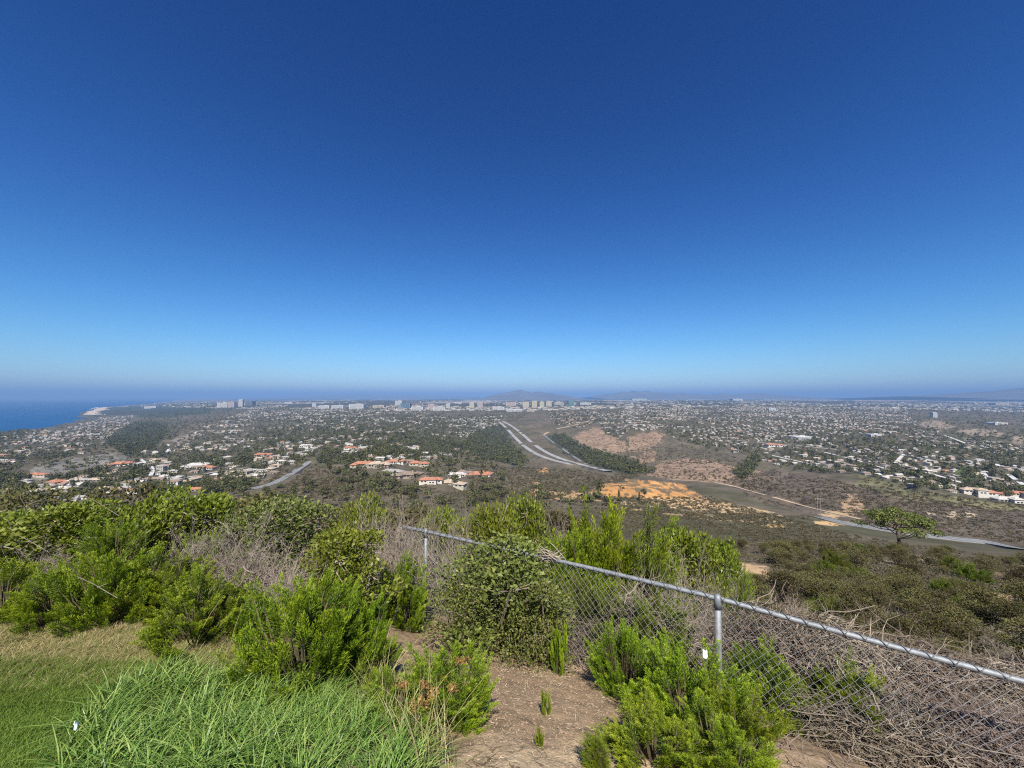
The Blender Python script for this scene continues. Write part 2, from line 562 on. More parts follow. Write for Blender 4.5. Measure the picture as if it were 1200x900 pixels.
# far plateau: pale roofs and yards of the mesas toward the horizon
paint(sstep(6000, 9000, Y) * (fbm(X / 700, Y / 2500, 4) > .12), (.30, .27, .25), .8)
for (x0, x1, y0, y1, c_) in [(895, 985, 465.6, 468.4, (.62, .52, .46)), (1000, 1075, 466.4, 470, (.30, .22, .18)), (1025, 1058, 465.9, 467.3, (.55, .48, .45)), (805, 830, 466, 468, (.6, .56, .52)), (740, 800, 466, 467.2, (.45, .42, .4))]:
    paint((Y > 4000) & (px > x0) & (px < x1) & (py > y0) & (py < y1), c_, .9)
# beach along the shore
shore = X - coast_x(Y)
paint((Y > 5200) & (Y < 12500) & (shore > 0) & (shore < 240 + 200 * fbm(X / 300, Y / 300, 2)), (.50, .41, .31), .9)
paint((Y > 8500) & (Y < 12500) & (shore > 200) & (shore < 700) & (fbm(X / 260, Y / 260, 3) > -.05), (.40, .28, .21), .9)
# hillside just beyond the fence
hs = sstep(5.5, 9, Y) * (1 - sstep(140, 260, Y))
paint(hs, (.13, .10, .075), 1)
paint(hs * (fbm(X / 5, Y / 5, 4) > .08), (.24, .18, .12), .8)
for (a_, b_, rx, ry) in [(873, 675, 34, 13), (1165, 708, 24, 14), (1195, 690, 10, 10), (838, 690, 14, 22), (1075, 655, 10, 3)]:
    paint(hs * ((((px - a_) / rx) ** 2 + ((py - b_) / ry) ** 2) + .9 * fbm(X * 1.3, Y * 1.3, 3) < 1), (.55, .36, .20), .95)
# ground by the camera
lawnx = -0.95 - .12 * (Y - 1.5) + .25 * fbm(X * 1.5, Y * 1.5, 3)
nearm = (fr < 9) & (Y < 5.8)
paint(nearm, (.20, .155, .11), 1)
paint(nearm * sstep(0, .3, lawnx - X), (.06, .13, .018), .9)
paint(nearm * sstep(1.75, 2.75, Y + .5 * fbm(X * 2.5, Y * 2.5, 4)) * sstep(0, .3, lawnx - X), (.22, .185, .085), .85)
path = nearm & (X > lawnx - .1)
paint(path, (.41, .285, .17), .95)
paint(path & (fbm(X * 2.2, Y * 2.2, 4) > .06), (.29, .20, .12), .75)
flat = nearm * sstep(2.35, 1.85, Y - .12 * X) * sstep(-.45, -.1, X) * (1 - sstep(.6, 1.0, X))
paint(flat, (.50, .37, .22), .9)
crack = flat
behind = (np.abs(np.arctan2(X, Y)) > R(80)) & (fr < 400)
paint(behind, (.10, .11, .05), 1)

mt, t, b = material('ground_cover', .95, .1)
at = t.nodes.new('ShaderNodeAttribute')
at.attribute_name = 'Col'
geo = t.nodes.new('ShaderNodeNewGeometry')
pos = geo.outputs['Position']
c = at.outputs['Color']
for sc_, lo, hi, dt in ((.006, .84, 1.16, 3), (.05, .72, 1.25, 5), (.6, .78, 1.2, 4), (9.0, .72, 1.28, 5), (70.0, .8, 1.2, 3)):
    f = noise(t, sc_, dt, .65, vec=pos)
    c = mixc(t, c, ramp(t, f, [(.32, (lo,) * 3), (.68, (hi,) * 3)]), 1.0, 'MULTIPLY')
ca = t.nodes.new('ShaderNodeAttribute')
ca.attribute_name = 'crack'
vo = t.nodes.new('ShaderNodeTexVoronoi')
vo.feature = 'DISTANCE_TO_EDGE'
vo.inputs['Scale'].default_value = 3.6
wv = t.nodes.new('ShaderNodeTexNoise')
wv.inputs['Scale'].default_value = 5.0
wv.inputs['Detail'].default_value = 4
t.links.new(pos, wv.inputs['Vector'])
va = t.nodes.new('ShaderNodeVectorMath')
va.operation = 'MULTIPLY_ADD'
t.links.new(wv.outputs['Color'], va.inputs[0])
va.inputs[1].default_value = (.35, .35, .35)
t.links.new(pos, va.inputs[2])
t.links.new(va.outputs[0], vo.inputs['Vector'])
ln = maths(t, 'LESS_THAN', vo.outputs['Distance'], .014)
lnm = maths(t, 'MULTIPLY', ln, maths(t, 'GREATER_THAN', noise(t, 2.2, 2, vec=pos), .44))
lnm = maths(t, 'MULTIPLY', lnm, ca.outputs['Fac'])
c = mixc(t, c, (.11, .07, .04), maths(t, 'MULTIPLY', lnm, .75))
t.links.new(c, b.inputs['Base Color'])
bp = t.nodes.new('ShaderNodeBump')
bp.inputs['Strength'].default_value = .6
bp.inputs['Distance'].default_value = .03
hh = maths(t, 'SUBTRACT', maths(t, 'ADD', noise(t, 9, 6, .7, vec=pos), maths(t, 'MULTIPLY', noise(t, 60, 4, .7, vec=pos), .4)), lnm)
t.links.new(hh, bp.inputs['Height'])
t.links.new(bp.outputs[0], b.inputs['Normal'])
me = mesh_np('terrain', V, [Q, T], [mt], None, {'Col': ('POINT', 'FLOAT_COLOR', np.concatenate([col, np.ones((len(V), 1))], 1)), 'crack': ('POINT', 'FLOAT', crack)}, True)
link('terrain', me, kind='structure', label='dry scrub hillsides and canyons falling away to the coast', category='terrain')
del V, Q, T, AZ, RR, TX, TY, TZ, X, Y, Z, col

# ---------------------------------------------------------------- sea, surf, far mountains, haze
ms, t, b = material('sea_water', .6, .12)
geo = t.nodes.new('ShaderNodeNewGeometry')
f = noise(t, .0012, 4, vec=geo.outputs['Position'])
t.links.new(ramp(t, f, [(.3, (.003, .055, .15)), (.7, (.004, .07, .19))]), b.inputs['Base Color'])
bp = t.nodes.new('ShaderNodeBump')
bp.inputs['Strength'].default_value = .5
bp.inputs['Distance'].default_value = 3
t.links.new(noise(t, .05, 5, vec=geo.outputs['Position']), bp.inputs['Height'])
t.links.new(bp.outputs[0], b.inputs['Normal'])
S = 95000
link('sea', mesh_np('sea', [(-S, -S, SEA), (0, -S, SEA), (0, S, SEA), (-S, S, SEA)], [[(0, 1, 2, 3)]], [ms]), kind='structure', label='blue open sea beyond the coast', category='sea')

mfoam = simple('sea_foam', (.75, .78, .8), .7, .1, .01)
mb = MB()
for off, y0, y1, wd in ((-15, 5200, 9000, 15), (-70, 7000, 8900, 12)):
    ys = np.arange(y0, y1, 25.0)
    xs = coast_x(ys) + off
    wv_ = wd * np.clip(.6 + 1.6 * fbm(ys / 170, ys * 0 + off, 3), 0, 1.3)
    L_ = np.stack([xs - wv_, ys, np.full(len(ys), SEA + .6)], 1)
    R_ = np.stack([xs + wv_, ys, np.full(len(ys), SEA + .6)], 1)
    Vv = np.stack([L_, R_], 1).reshape(-1, 3)
    i = np.arange(len(ys) - 1) * 2
    mb.add(Vv, Q=np.stack([i, i + 1, i + 3, i + 2], 1))
link('surf', mb.mesh('surf', [mfoam]), kind='stuff', label='white surf breaking along the far beach', category='surf')

mmt = simple('mountain_rock', (.11, .10, .085), .95, .3, .0008)
def ridge(name, Yd, pts, label):
    """a far mountain: crest line with a front and a back slope"""
    p = np.array(pts, float)
    xs = np.linspace(p[0, 0], p[-1, 0], 90)
    tops = np.interp(xs, p[:, 0], p[:, 1])
    Xw = (xs - CX) / F * Yd
    up = np.clip((HZ - tops) / F * Yd + 130, 0, None) * (1 + .35 * fbm(xs / 9, xs * 0 + Yd, 4)) - 130
    rows = []
    for k, (dy, fz) in enumerate(((-6000, 0), (-4000, .25), (-2000, .6), (-700, .9), (0, 1), (900, .85), (2500, .5), (6000, 0))):
        zz = -140 + (up + 140) * fz * (1 + (.25 * fbm(Xw / 1500, Xw * 0 + dy / 1500, 3) if 0 < fz < 1 else 0))
        rows.append(np.stack([Xw, np.full(len(xs), Yd + dy), zz - (20 if fz == 0 else 0)], 1))
    m_ = len(xs)
    Vv = np.concatenate(rows)
    i = (np.arange(len(rows) - 1)[:, None] * m_ + np.arange(m_ - 1)[None]).reshape(-1)
    link(name, mesh_np(name, Vv, [np.stack([i, i + 1, i + m_ + 1, i + m_], 1)], [mmt], smooth=True), kind='structure', label=label, category='mountains')
ridge('mountains', 21000, [(570, 465), (590, 461), (607, 457), (622, 459), (640, 460.5), (668, 464)], 'low mountain on the horizon above the tower blocks')
ridge('mountains', 25000, [(690, 465), (720, 461), (748, 457), (765, 460), (810, 462), (880, 461.5), (930, 464)], 'faint mountain ridge on the horizon right of centre')
ridge('mountains', 16000, [(1060, 464.5), (1130, 462.5), (1150, 460), (1168, 457.5), (1190, 456.8), (1240, 455), (1330, 459)], 'hazy mountain at the right end of the horizon')
ridge('mountains', 38000, [(330, 465), (380, 463), (440, 462.5), (520, 463.5), (560, 465)], 'faint long ridge on the horizon left of the tower blocks')

hz = bpy.data.materials.new('haze_air')
hz.use_nodes = True
ht = hz.node_tree
for nd in list(ht.nodes):
    if nd.type != 'OUTPUT_MATERIAL':
        ht.nodes.remove(nd)
pv = ht.nodes.new('ShaderNodeVolumePrincipled')
pv.inputs['Color'].default_value = (.23, .40, .69, 1)
pv.inputs['Density'].default_value = 5.2e-5
pv.inputs['Anisotropy'].default_value = -0.15
ht.links.new(pv.outputs[0], [n_ for n_ in ht.nodes if n_.type == 'OUTPUT_MATERIAL'][0].inputs['Volume'])
hz.cycles.homogeneous_volume = True
mb = MB()
mb.box((0, 0, (760 - 262) / 2), (199000, 199000, 760 + 262))
link('haze', mb.mesh('haze', [hz]), kind='stuff', label='thin blue air between the viewpoint and the horizon', category='haze')

# ---------------------------------------------------------------- roads and tracks (ribbons with banks)
masph = simple('worn_concrete', (.26, .25, .235), .9, .25, .05)
mroad = simple('grey_asphalt', (.17, .17, .165), .9, .2, .05)
mtrack = simple('bare_track', (.40, .29, .18), .95, .25, .05)
mpale = simple('pale_concrete', (.48, .46, .42), .9, .15, .05)
mwhite = simple('white_line', (.75, .75, .72), .8, .05, 1)
mbank = simple('cut_bank', (.12, .10, .075), .95, .3, .05)


ROADPX = []
def on_road(q, g, extra=1.0):
    """which sighted points lie on a road or would stand right before it"""
    r_ = np.zeros(len(q), bool)
    for pts, wd_ in ROADPX:
        P = np.array(pts, float)
        for a_, b_ in zip(P[:-1], P[1:]):
            d_ = b_ - a_
            t_ = np.clip(((q - a_) @ d_) / (d_ @ d_), 0, 1)
            e_ = q - (a_ + t_[:, None] * d_)
            lim = wd_ * .5 * F / g[:, 1] * .55 + extra
            r_ |= (np.abs(e_[:, 0]) < lim * 1.6) & (e_[:, 1] > -lim) & (e_[:, 1] < lim + 3.0 * F / g[:, 1])
    return r_


def ribbon(name, pts, width, mat, label, lift=.8, bank=2.0, lines=False, cat='road'):
    ROADPX.append((pts, width))
    P = np.array(pts, float)
    d = np.concatenate([[0], np.cumsum(np.hypot(*np.diff(P, axis=0).T))])
    s = np.linspace(0, d[-1], max(12, int(d[-1] / 2)))
    g = ground(np.interp(s, d, P[:, 0]), np.interp(s, d, P[:, 1]))
    keep = 7
    gp = np.pad(g, ((keep, keep), (0, 0)), mode='edge')
    ker = np.hanning(2 * keep + 3)[1:-1]
    ker /= ker.sum()
    sm = np.stack([np.convolve(gp[:, k], ker, 'valid') for k in range(3)], 1)
    tan = unit(np.gradient(sm[:, :2], axis=0))
    nrm = np.stack([tan[:, 1], -tan[:, 0]], 1)
    def side(off, dz):
        xy = sm[:, :2] + nrm * off
        return np.concatenate([xy, (sm[:, 2] + dz)[:, None]], 1)
    zl = max(lift, 0)
    h = width / 2
    A = [side(-h - bank, -bank * 1.5), side(-h, zl), side(h, zl), side(h + bank, -bank * 1.5)]
    m_ = len(s)
    mb = MB()
    i = np.arange(m_ - 1)
    qq = lambda a, b_: np.stack([a + i, a + i + 1, b_ + i + 1, b_ + i], 1)
    mb.add(np.concatenate(A), Q=np.concatenate([qq(0, m_), qq(2 * m_, 3 * m_)]), m=1)
    mb.add(np.concatenate([A[1], A[2]]), Q=qq(0, m_), m=0)
    if lines:
        for o_ in (-h + .9, h - .9, 0):
            mb.add(np.concatenate([side(o_ - .12, zl + .03), side(o_ + .12, zl + .03)]), Q=qq(0, m_), m=2)
    return link(name, mb.mesh(name, [mat, mbank, mwhite]), kind='structure', label=label, category=cat)


ribbon('freeway', [(583, 493.5), (590, 498), (598, 507), (612, 522), (630, 534), (655, 542), (680, 547)], 17, masph, 'left carriageway of the freeway coming down the canyon', 2.0, 4, True)
ribbon('freeway', [(587, 493), (598, 498), (611, 508), (625, 521), (640, 531), (660, 539.5), (690, 547.5), (714, 553.5)], 17, masph, 'right carriageway of the freeway coming down the canyon', 2.0, 4, True)
ribbon('road', [(632, 506), (646, 517), (664, 530), (680, 541), (690, 546)], 9, mroad, 'slip road dropping beside the freeway', 1.5, 3)
ribbon('road', [(632, 512), (650, 503), (680, 497), (700, 490)], 14, mtrack, 'pale bench road climbing away over the brown hill', 1.5, 3)
ribbon('road', [(378, 532), (366, 540), (352, 550), (335, 561), (318, 569), (296, 574)], 12, mroad, 'two-lane road climbing the cut beside the red-roofed houses', 1.0, 3, True)
ribbon('road', [(160, 577), (172, 566), (181, 556), (185, 550), (178, 544), (168, 541), (166, 536)], 7, mpale, 'pale winding street among the villas on the left', .8, 2)
ribbon('road', [(197, 518), (202, 525), (196, 532)], 7, mpale, 'short pale street bending past the dark gully', .8, 2)
ribbon('road', [(955, 606), (980, 613), (1020, 620), (1060, 626), (1105, 632), (1150, 637), (1190, 645)], 13, mroad, 'grey road crossing below the chaparral slope', 1.0, 3, True)
ribbon('dirt_track', [(775, 561), (800, 563), (840, 566), (862, 571), (885, 578), (915, 586), (945, 595), (975, 602), (1006, 609)], 5.5, mtrack, 'pale dirt track along the bare hillside', .5, 1.5, cat='track')
ribbon('dirt_track', [(690, 520), (704, 528), (716, 531)], 4, mtrack, 'thin dirt track at the foot of the brown hill', .5, 1.5, cat='track')
ribbon('road', [(1045, 545), (1050, 538), (1060, 530), (1063, 524)], 8, mpale, 'curved street in the right-hand suburb', .6, 1.5)
ribbon('road', [(1073, 545), (1090, 537), (1098, 527)], 8, mpale, 'street curling round the wooded knoll in the suburb', .6, 1.5)
ribbon('road', [(1138, 537), (1146, 550), (1155, 566)], 9, mpale, 'straight pale street beside the green park', .6, 1.5)
ribbon('road', [(1080, 553), (1110, 562), (1134, 569)], 8, mpale, 'street behind the front row of suburban houses', .6, 1.5)
ribbon('road', [(1100, 508), (1125, 518), (1150, 527)], 9, mpale, 'diagonal street at the far right of the suburb', .6, 1.5)

for pts_, lab_ in (([(900, 533), (935, 541), (975, 550)], 'street behind the canyon rim houses'), ([(960, 529), (1000, 539), (1040, 551)], 'sloping street in the middle of the suburb'),
                   ([(1162, 542), (1177, 556), (1197, 570)], 'street at the right edge of the suburb'), ([(860, 516), (920, 521), (990, 528)], 'cross street past the pale-roofed school'),
                   ([(215, 561), (250, 554), (292, 548)], 'street among the villas left of the road cut')):
    ribbon('road', pts_, 8, mpale, lab_, .6, 1.5)

# ---------------------------------------------------------------- houses
WALLS = {'white': (.54, .50, .43), 'cream': (.41, .37, .29), 'beige': (.31, .26, .21), 'pale grey': (.36, .34, .305)}
ROOFS = {'grey': (.28, .26, .235), 'brown': (.21, .155, .115), 'red tiled': (.34, .15, .09), 'pale gravel': (.42, .39, .35), 'tan': (.37, .29, .21)}
MW = {k: simple('wall_' + k, v, .9, .1, .4) for k, v in WALLS.items()}
MR = {k: simple('roof_' + k, v, .9, .22, .5) for k, v in ROOFS.items()}
mglass = simple('window_glass', (.03, .04, .05), .15, .2, .5, .6)
mdoor = simple('door_paint', (.16, .12, .09), .6, .1, 1)
mtrim = simple('fascia', (.6, .57, .5), .8, .1, 1)


def hip(mb, cx, cy, lx, ly, z, h, over=.7, m=1, ridge_in=None):
    """hip roof with eaves over a block lx x ly whose wall top is z"""
    x, y = lx / 2 + over, ly / 2 + over
    r = (lx / 2 + over) - (ly / 2 + over) * (1 if ridge_in is None else ridge_in)
    r = max(r, .2)
    Vv = [(-x, -y, z), (x, -y, z), (x, y, z), (-x, y, z), (-r, 0, z + h), (r, 0, z + h),
          (-x, -y, z - .25), (x, -y, z - .25), (x, y, z - .25), (-x, y, z - .25)]
    Vv = np.array(Vv) + np.array([cx, cy, 0])
    mb.add(Vv, Q=[(0, 1, 5, 4), (2, 3, 4, 5), (6, 7, 1, 0), (7, 8, 2, 1), (8, 9, 3, 2), (9, 6, 0, 3), (9, 8, 7, 6)], T=[(1, 2, 5), (3, 0, 4)], m=m)


def gable(mb, cx, cy, lx, ly, z, h, over=.6, m=1, mw=0):
    x, y = lx / 2 + over, ly / 2 + over
    Vv = np.array([(-x, -y, z), (x, -y, z), (x, y, z), (-x, y, z), (-x, 0, z + h), (x, 0, z + h),
                   (-x, -y, z - .2), (x, -y, z - .2), (x, y, z - .2), (-x, y, z - .2)]) + np.array([cx, cy, 0])
    mb.add(Vv, Q=[(0, 1, 5, 4), (2, 3, 4, 5), (6, 7, 1, 0), (8, 9, 3, 2), (9, 8, 7, 6)], m=m)
    mb.add(Vv, T=[(1, 2, 5), (3, 0, 4)], m=mw)


def small_house(kind):
    """(walls+roof) in one mesh builder; local front faces -Y; slot 0 wall, 1 roof, 2 glass"""
    mb = MB()
    if kind == 0:
        mb.box((0, 0, 0), (15, 9.5, 6.4))
        hip(mb, 0, 0, 15, 9.5, 3.2, 2.3)
    elif kind == 1:
        mb.box((0, 0, 0), (16, 8.5, 6))
        gable(mb, 0, 0, 16, 8.5, 3.0, 2.1)
    elif kind == 2:
        mb.box((0, 0, 0), (14, 8, 6.2))
        gable(mb, 0, 0, 14, 8, 3.1, 1.9)
        mb.box((-3.6, -5.8, -.06), (6.4, 6.4, 6))
        hip(mb, -3.6, -5.0, 6.4, 8, 2.95, 1.9, ridge_in=.4)
    elif kind == 3:
        mb.box((0, 0, 1), (12, 9, 10.5))
        hip(mb, 0, 0, 12, 9, 6.25, 2.0)
    elif kind == 4:
        mb.box((0, 0, 0), (17, 9, 6.6))
        mb.box((0, 0, 3.42), (18, 10, .26), m=1)
        mb.box((3, 1, 4.2), (5, 4, 1.4))
        mb.box((3, 1, 5.0), (5.5, 4.5, .2), m=1)
    for x_ in (-5, -1, 3.6):
        if kind == 3:
            for z_ in (1.6, 4.4):
                mb.box((x_ * .8, -4.53, z_), (1.8, .06, 1.3), m=2)
        elif kind != 2 or x_ > 0:
            d_ = {0: 4.78, 1: 4.28, 2: 4.03, 4: 4.53}[kind]
            mb.box((x_, -d_, 1.7), (2.2, .06, 1.3), m=2)
    return mb


hm = {}
def house_mesh(kind, wl, rf):
    k = (kind, wl, rf)
    if k not in hm:
        hm[k] = small_house(kind).mesh('house', [MW[wl], MR[rf], mglass])
    return hm[k]


def merged_copies(name, protos, which, loc, rz, sc, mats, tint=None):
    """many far copies as ONE mesh (kind stuff); protos: list of MB"""
    Vs, Qs, Ts, qm, tm, qt, tt, n0 = [], [], [], [], [], [], [], 0
    for k, p in enumerate(protos):
        sel = np.nonzero(which == k)[0]
        if not len(sel):
            continue
        V0 = np.concatenate(p.v)
        c_, s_ = np.cos(rz[sel])[:, None], np.sin(rz[sel])[:, None]
        x = V0[None, :, 0] * sc[sel][:, 0:1]
        y = V0[None, :, 1] * sc[sel][:, 1:2]
        z = V0[None, :, 2] * sc[sel][:, 2:3]
        VV = np.stack([x * c_ - y * s_ + loc[sel][:, 0:1], x * s_ + y * c_ + loc[sel][:, 1:2], z + loc[sel][:, 2:3]], -1)
        Vs.append(VV.reshape(-1, 3))
        offs = n0 + np.arange(len(sel)) * len(V0)
        for src, ms_, ts_, F_, fm_, ft_ in ((p.q, p.qm, p.qt, Qs, qm, qt), (p.t, p.tm, p.tt, Ts, tm, tt)):
            if src:
                q = np.concatenate(src)
                F_.append((q[None] + offs[:, None, None]).reshape(-1, q.shape[1]))
                fm_.append(np.tile(np.concatenate(ms_), len(sel)))
                tv = np.tile(np.concatenate(ts_), (len(sel), 1))
                if tint is not None:
                    tv = np.clip(tv + tint[sel][:, None], 0, 1)
                ft_.append(tv.ravel())
        n0 += len(sel) * len(V0)
    faces = ([np.concatenate(Qs)] if Qs else []) + ([np.concatenate(Ts)] if Ts else [])
    return mesh_np(name, np.concatenate(Vs), faces, mats, np.concatenate(qm + tm), {'tint': ('FACE', 'FLOAT', np.concatenate(qt + tt))})


def sample(n, polys, wts):
    out = []
    for poly, w_ in zip(polys, wts):
        P = np.array(poly, float)
        lo, hi = P.min(0), P.max(0)
        k = int(n * w_)
        q = rng.uniform(lo, hi, (k * 3, 2))
        q = q[inpoly(q[:, 0], q[:, 1], poly)][:k]
        out.append(q)
    return np.concatenate(out)


# candidate lots on a street grid, kept where the land cover says suburb
gx, gy = np.meshgrid(np.arange(-4600, 5600, 23.0), np.arange(440, 5200, 30.0))
gx, gy = gx.ravel(), gy.ravel()
turn = 1.4 * fbm(gx / 900, gy / 900, 2)
hx = gx + 14 * np.sin(gy / 210 + gx / 340) + rng.normal(0, 3.0, gx.shape)
hy = gy + 16 * np.sin(gx / 160) + 55 * fbm(gx / 400, gy / 400, 2) + rng.normal(0, 2.5, gx.shape)
# leave a street after every second row of lots
hy = hy + np.where((np.round((gy - 440) / 30).astype(int) % 2) == 0, 7, -7)
hzv = height(hx, hy)
hpx, hpy = project(hx, hy, hzv)
zone = np.full(len(hx), -1)
for k, s_ in enumerate(SUB):
    zone[inpoly(hpx, hpy, s_) & (zone < 0)] = k
bad = np.zeros(len(hx), bool)
for s_ in WOODS[:4] + BROWN + [FIELD, FIELD2, FIELD3, PARK, DARKHILL, VERGE] + PATCHES:
    bad |= inpoly(hpx, hpy, s_)
dens = np.array([.27, .33, .28, .17, .62, .36, .45, .2])[zone]
dens = dens * np.where(hy > 2200, .62, 1) * np.clip(.62 + 3.6 * (fbm(hx / 240, hy / 240, 3) + .13), .04, 1.6)
keep = (zone >= 0) & ~bad & ~on_road(np.stack([hpx, hpy], 1), np.stack([hx, hy], 1), .6) & (rng.random(len(hx)) < dens) & (hx > coast_x(hy) + 320) & (hpy > 470) & (hpx > -80) & (hpx < 1280)
hx, hy, hzv, hpx, hpy, zone, turn = (a[keep] for a in (hx, hy, hzv, hpx, hpy, zone, turn))
hrz = turn * .5 + np.round(rng.random(len(hx)) * 3) * math.pi / 2 * (rng.random(len(hx)) < .3) + rng.normal(0, .08, len(hx))
rl = list(ROOFS)
wlst = list(WALLS)
PR = {0: (.32, .30, .05, .16, .17), 1: (.28, .30, .08, .17, .17), 2: (.30, .30, .04, .19, .17), 3: (.33, .35, .0, .2, .12), 4: (.3, .1, .0, .5, .1), 5: (.15, .35, .25, .1, .15), 6: (.36, .20, .06, .25, .13), 7: (.25, .25, .1, .25, .15)}
hroof = np.array([rng.choice(5, p=PR[z_]) for z_ in zone])
hwall = rng.choice(4, size=len(hx), p=(.30, .28, .26, .16))
hkind = rng.choice(5, size=len(hx), p=(.28, .25, .27, .12, .08))
hsc = rng.uniform(.85, 1.2, (len(hx), 3)) * np.where(np.isin(zone, (0, 1, 2, 3, 7)), 1.25, 1.0)[:, None]
hsc *= .90
vis = (hpy < front_row(hpx, hy) + .6) & (hpx > 3) & (hpx < 1197) & (hpy < 586)
size = np.where(vis, hsc[:, 0] / hy, 0)
order = np.argsort(-size)
N_IND = 268
ind = order[:N_IND]
rest = order[N_IND:]

LAND = [  # sighted landmarks that tell the neighbourhoods apart
    (20, 512, 'on the coast above the sea'), (60, 502, 'near the shoreline cliffs'), (100, 490, 'near the far end of the beach road'), (30, 535, 'above the bare grey field, left edge'),
    (85, 522, 'on the coastal slope above the grey field'), (120, 508, 'beside the dark wooded gully'), (20, 575, 'behind the yellow-green shrubs at left edge'), (70, 572, 'below the bare grey field'),
    (120, 565, 'left of the winding pale street'), (160, 558, 'on the winding pale street'), (200, 565, 'right of the winding pale street'), (200, 540, 'at the top of the winding pale street'),
    (245, 560, 'above the dead grey brush on the left'), (250, 535, 'between winding street and the road cut'), (225, 500, 'above the wooded gully'), (265, 512, 'on the left plateau behind the gully'),
    (300, 545, 'left of the road cut'), (310, 525, 'up the hill from the road cut'), (320, 500, 'on the plateau above the road cut'), (360, 510, 'behind the top of the road cut'),
    (390, 545, 'right of the road cut'), (420, 540, 'left end of the red-roofed row'), (470, 535, 'behind the red-roofed row'), (430, 520, 'in the woods behind the red-roofed row'),
    (490, 515, 'in the woods left of the pale condominiums'), (550, 502, 'in the pale condominium cluster'), (560, 525, 'below the pale condominium cluster'), (670, 492, 'in the russet cluster above the freeway'),
    (715, 505, 'on the spur above the brown hill'), (745, 495, 'along the rim above the brown hill'), (790, 500, 'behind the brown hill'), (830, 510, 'on the rim above the brown canyon'),
    (860, 525, 'by the large pale-roofed block'), (900, 540, 'above the small dark wood in the canyon'), (925, 525, 'uphill from the canyon rim row'), (950, 548, 'in the front row above the dark hillside'),
    (980, 535, 'behind the front row near the canyon'), (1010, 550, 'in the front row above the dirt track'), (1010, 520, 'mid-suburb above the dirt track'), (1045, 560, 'in the front row above the lone pine'),
    (1045, 540, 'on the curved street above the pine'), (1070, 565, 'in the front row right of the pine'), (1080, 535, 'around the wooded knoll'), (1080, 550, 'on the street below the wooded knoll'),
    (1105, 565, 'in the front row left of the park'), (1110, 545, 'uphill beside the green park'), (1135, 572, 'in the front row below the green park'), (1150, 545, 'beside the straight pale street'),
    (1175, 560, 'right of the straight pale street'), (1180, 578, 'in the front row at the right edge'), (1185, 540, 'near the right edge of the suburb'), (1130, 525, 'on the diagonal street far right'),
    (1060, 510, 'in the upper suburb before the tan mounds')]
_lp = np.array([(a, b_ * 2.0) for a, b_, _ in LAND])
def landmark(a, b_):
    return LAND[int(np.argmin(np.hypot(_lp[:, 0] - a, _lp[:, 1] - b_ * 2.0)))][2]

shape_word = {0: 'hip-roofed', 1: 'long gabled', 2: 'L-shaped', 3: 'two-storey', 4: 'flat-roofed'}
for i in ind:
    rf, wl, k = rl[hroof[i]], wlst[hwall[i]], int(hkind[i])
    pl = landmark(hpx[i], hpy[i])
    link('house', house_mesh(k, wl, rf), (hx[i], hy[i], hzv[i] - .3), hrz[i], hsc[i],
         label=f'{shape_word[k]} {wl} house, {rf} roof, {pl}', category='house', group='houses ' + pl)
protos, mats, which = [], [], np.zeros(len(hx), int)
combos = []
allm = [MW[k] for k in wlst] + [MR[k] for k in rl] + [mglass]
for wi in range(4):
    for ri in range(5):
        for k in range(5):
            p = small_house(k)
            for arr in (p.qm, p.tm):
                for q_ in range(len(arr)):
                    arr[q_] = np.choose(arr[q_], [wi, 4 + ri, 9])
            protos.append(p)
which = (hwall * 25 + hroof * 5 + hkind)
loc = np.stack([hx, hy, hzv - .3], 1)
# and the far edge of the city, thinning into the haze
fq = sample(3600, [[(150, 471), (300, 469), (640, 468.5), (1200, 468), (1200, 484), (900, 475), (640, 481), (420, 482), (240, 478), (150, 476)]], [1.0])
fg_ = ground(fq[:, 0], fq[:, 1])
fk_ = (fg_[:, 0] > coast_x(fg_[:, 1]) + 500) & (fg_[:, 1] < 14000) & (fbm(fg_[:, 0] / 500, fg_[:, 1] / 900, 3) > -.10)
fg_ = fg_[fk_]
nf_ = len(fg_)
which = np.concatenate([which[rest], rng.choice([4, 24, 29, 49, 4, 9, 17, 20, 40, 79], nf_)])
loc = np.concatenate([loc[rest], fg_])
hrz_ = np.concatenate([hrz[rest], rng.normal(0, .2, nf_)])
hsc_ = np.concatenate([hsc[rest], rng.uniform(1.2, 2.6, (nf_, 1)) * np.array([[1.4, 1, .85]])])
link('distant_houses', merged_copies('distant_houses', protos, which, loc, hrz_, hsc_, allm), kind='stuff', label='thousands of small far roofs and walls across the plateau', category='houses')


# the villas with red tiled roofs in the middle distance: own parts
def block(mb_w, mb_r, cx, cy, lx, ly, h, rh):
    mb_w.box((cx, cy, h / 2 - 2), (lx, ly, h + 4))
    hip(mb_r, cx, cy, lx, ly, h + .02, rh, over=.8, m=0)


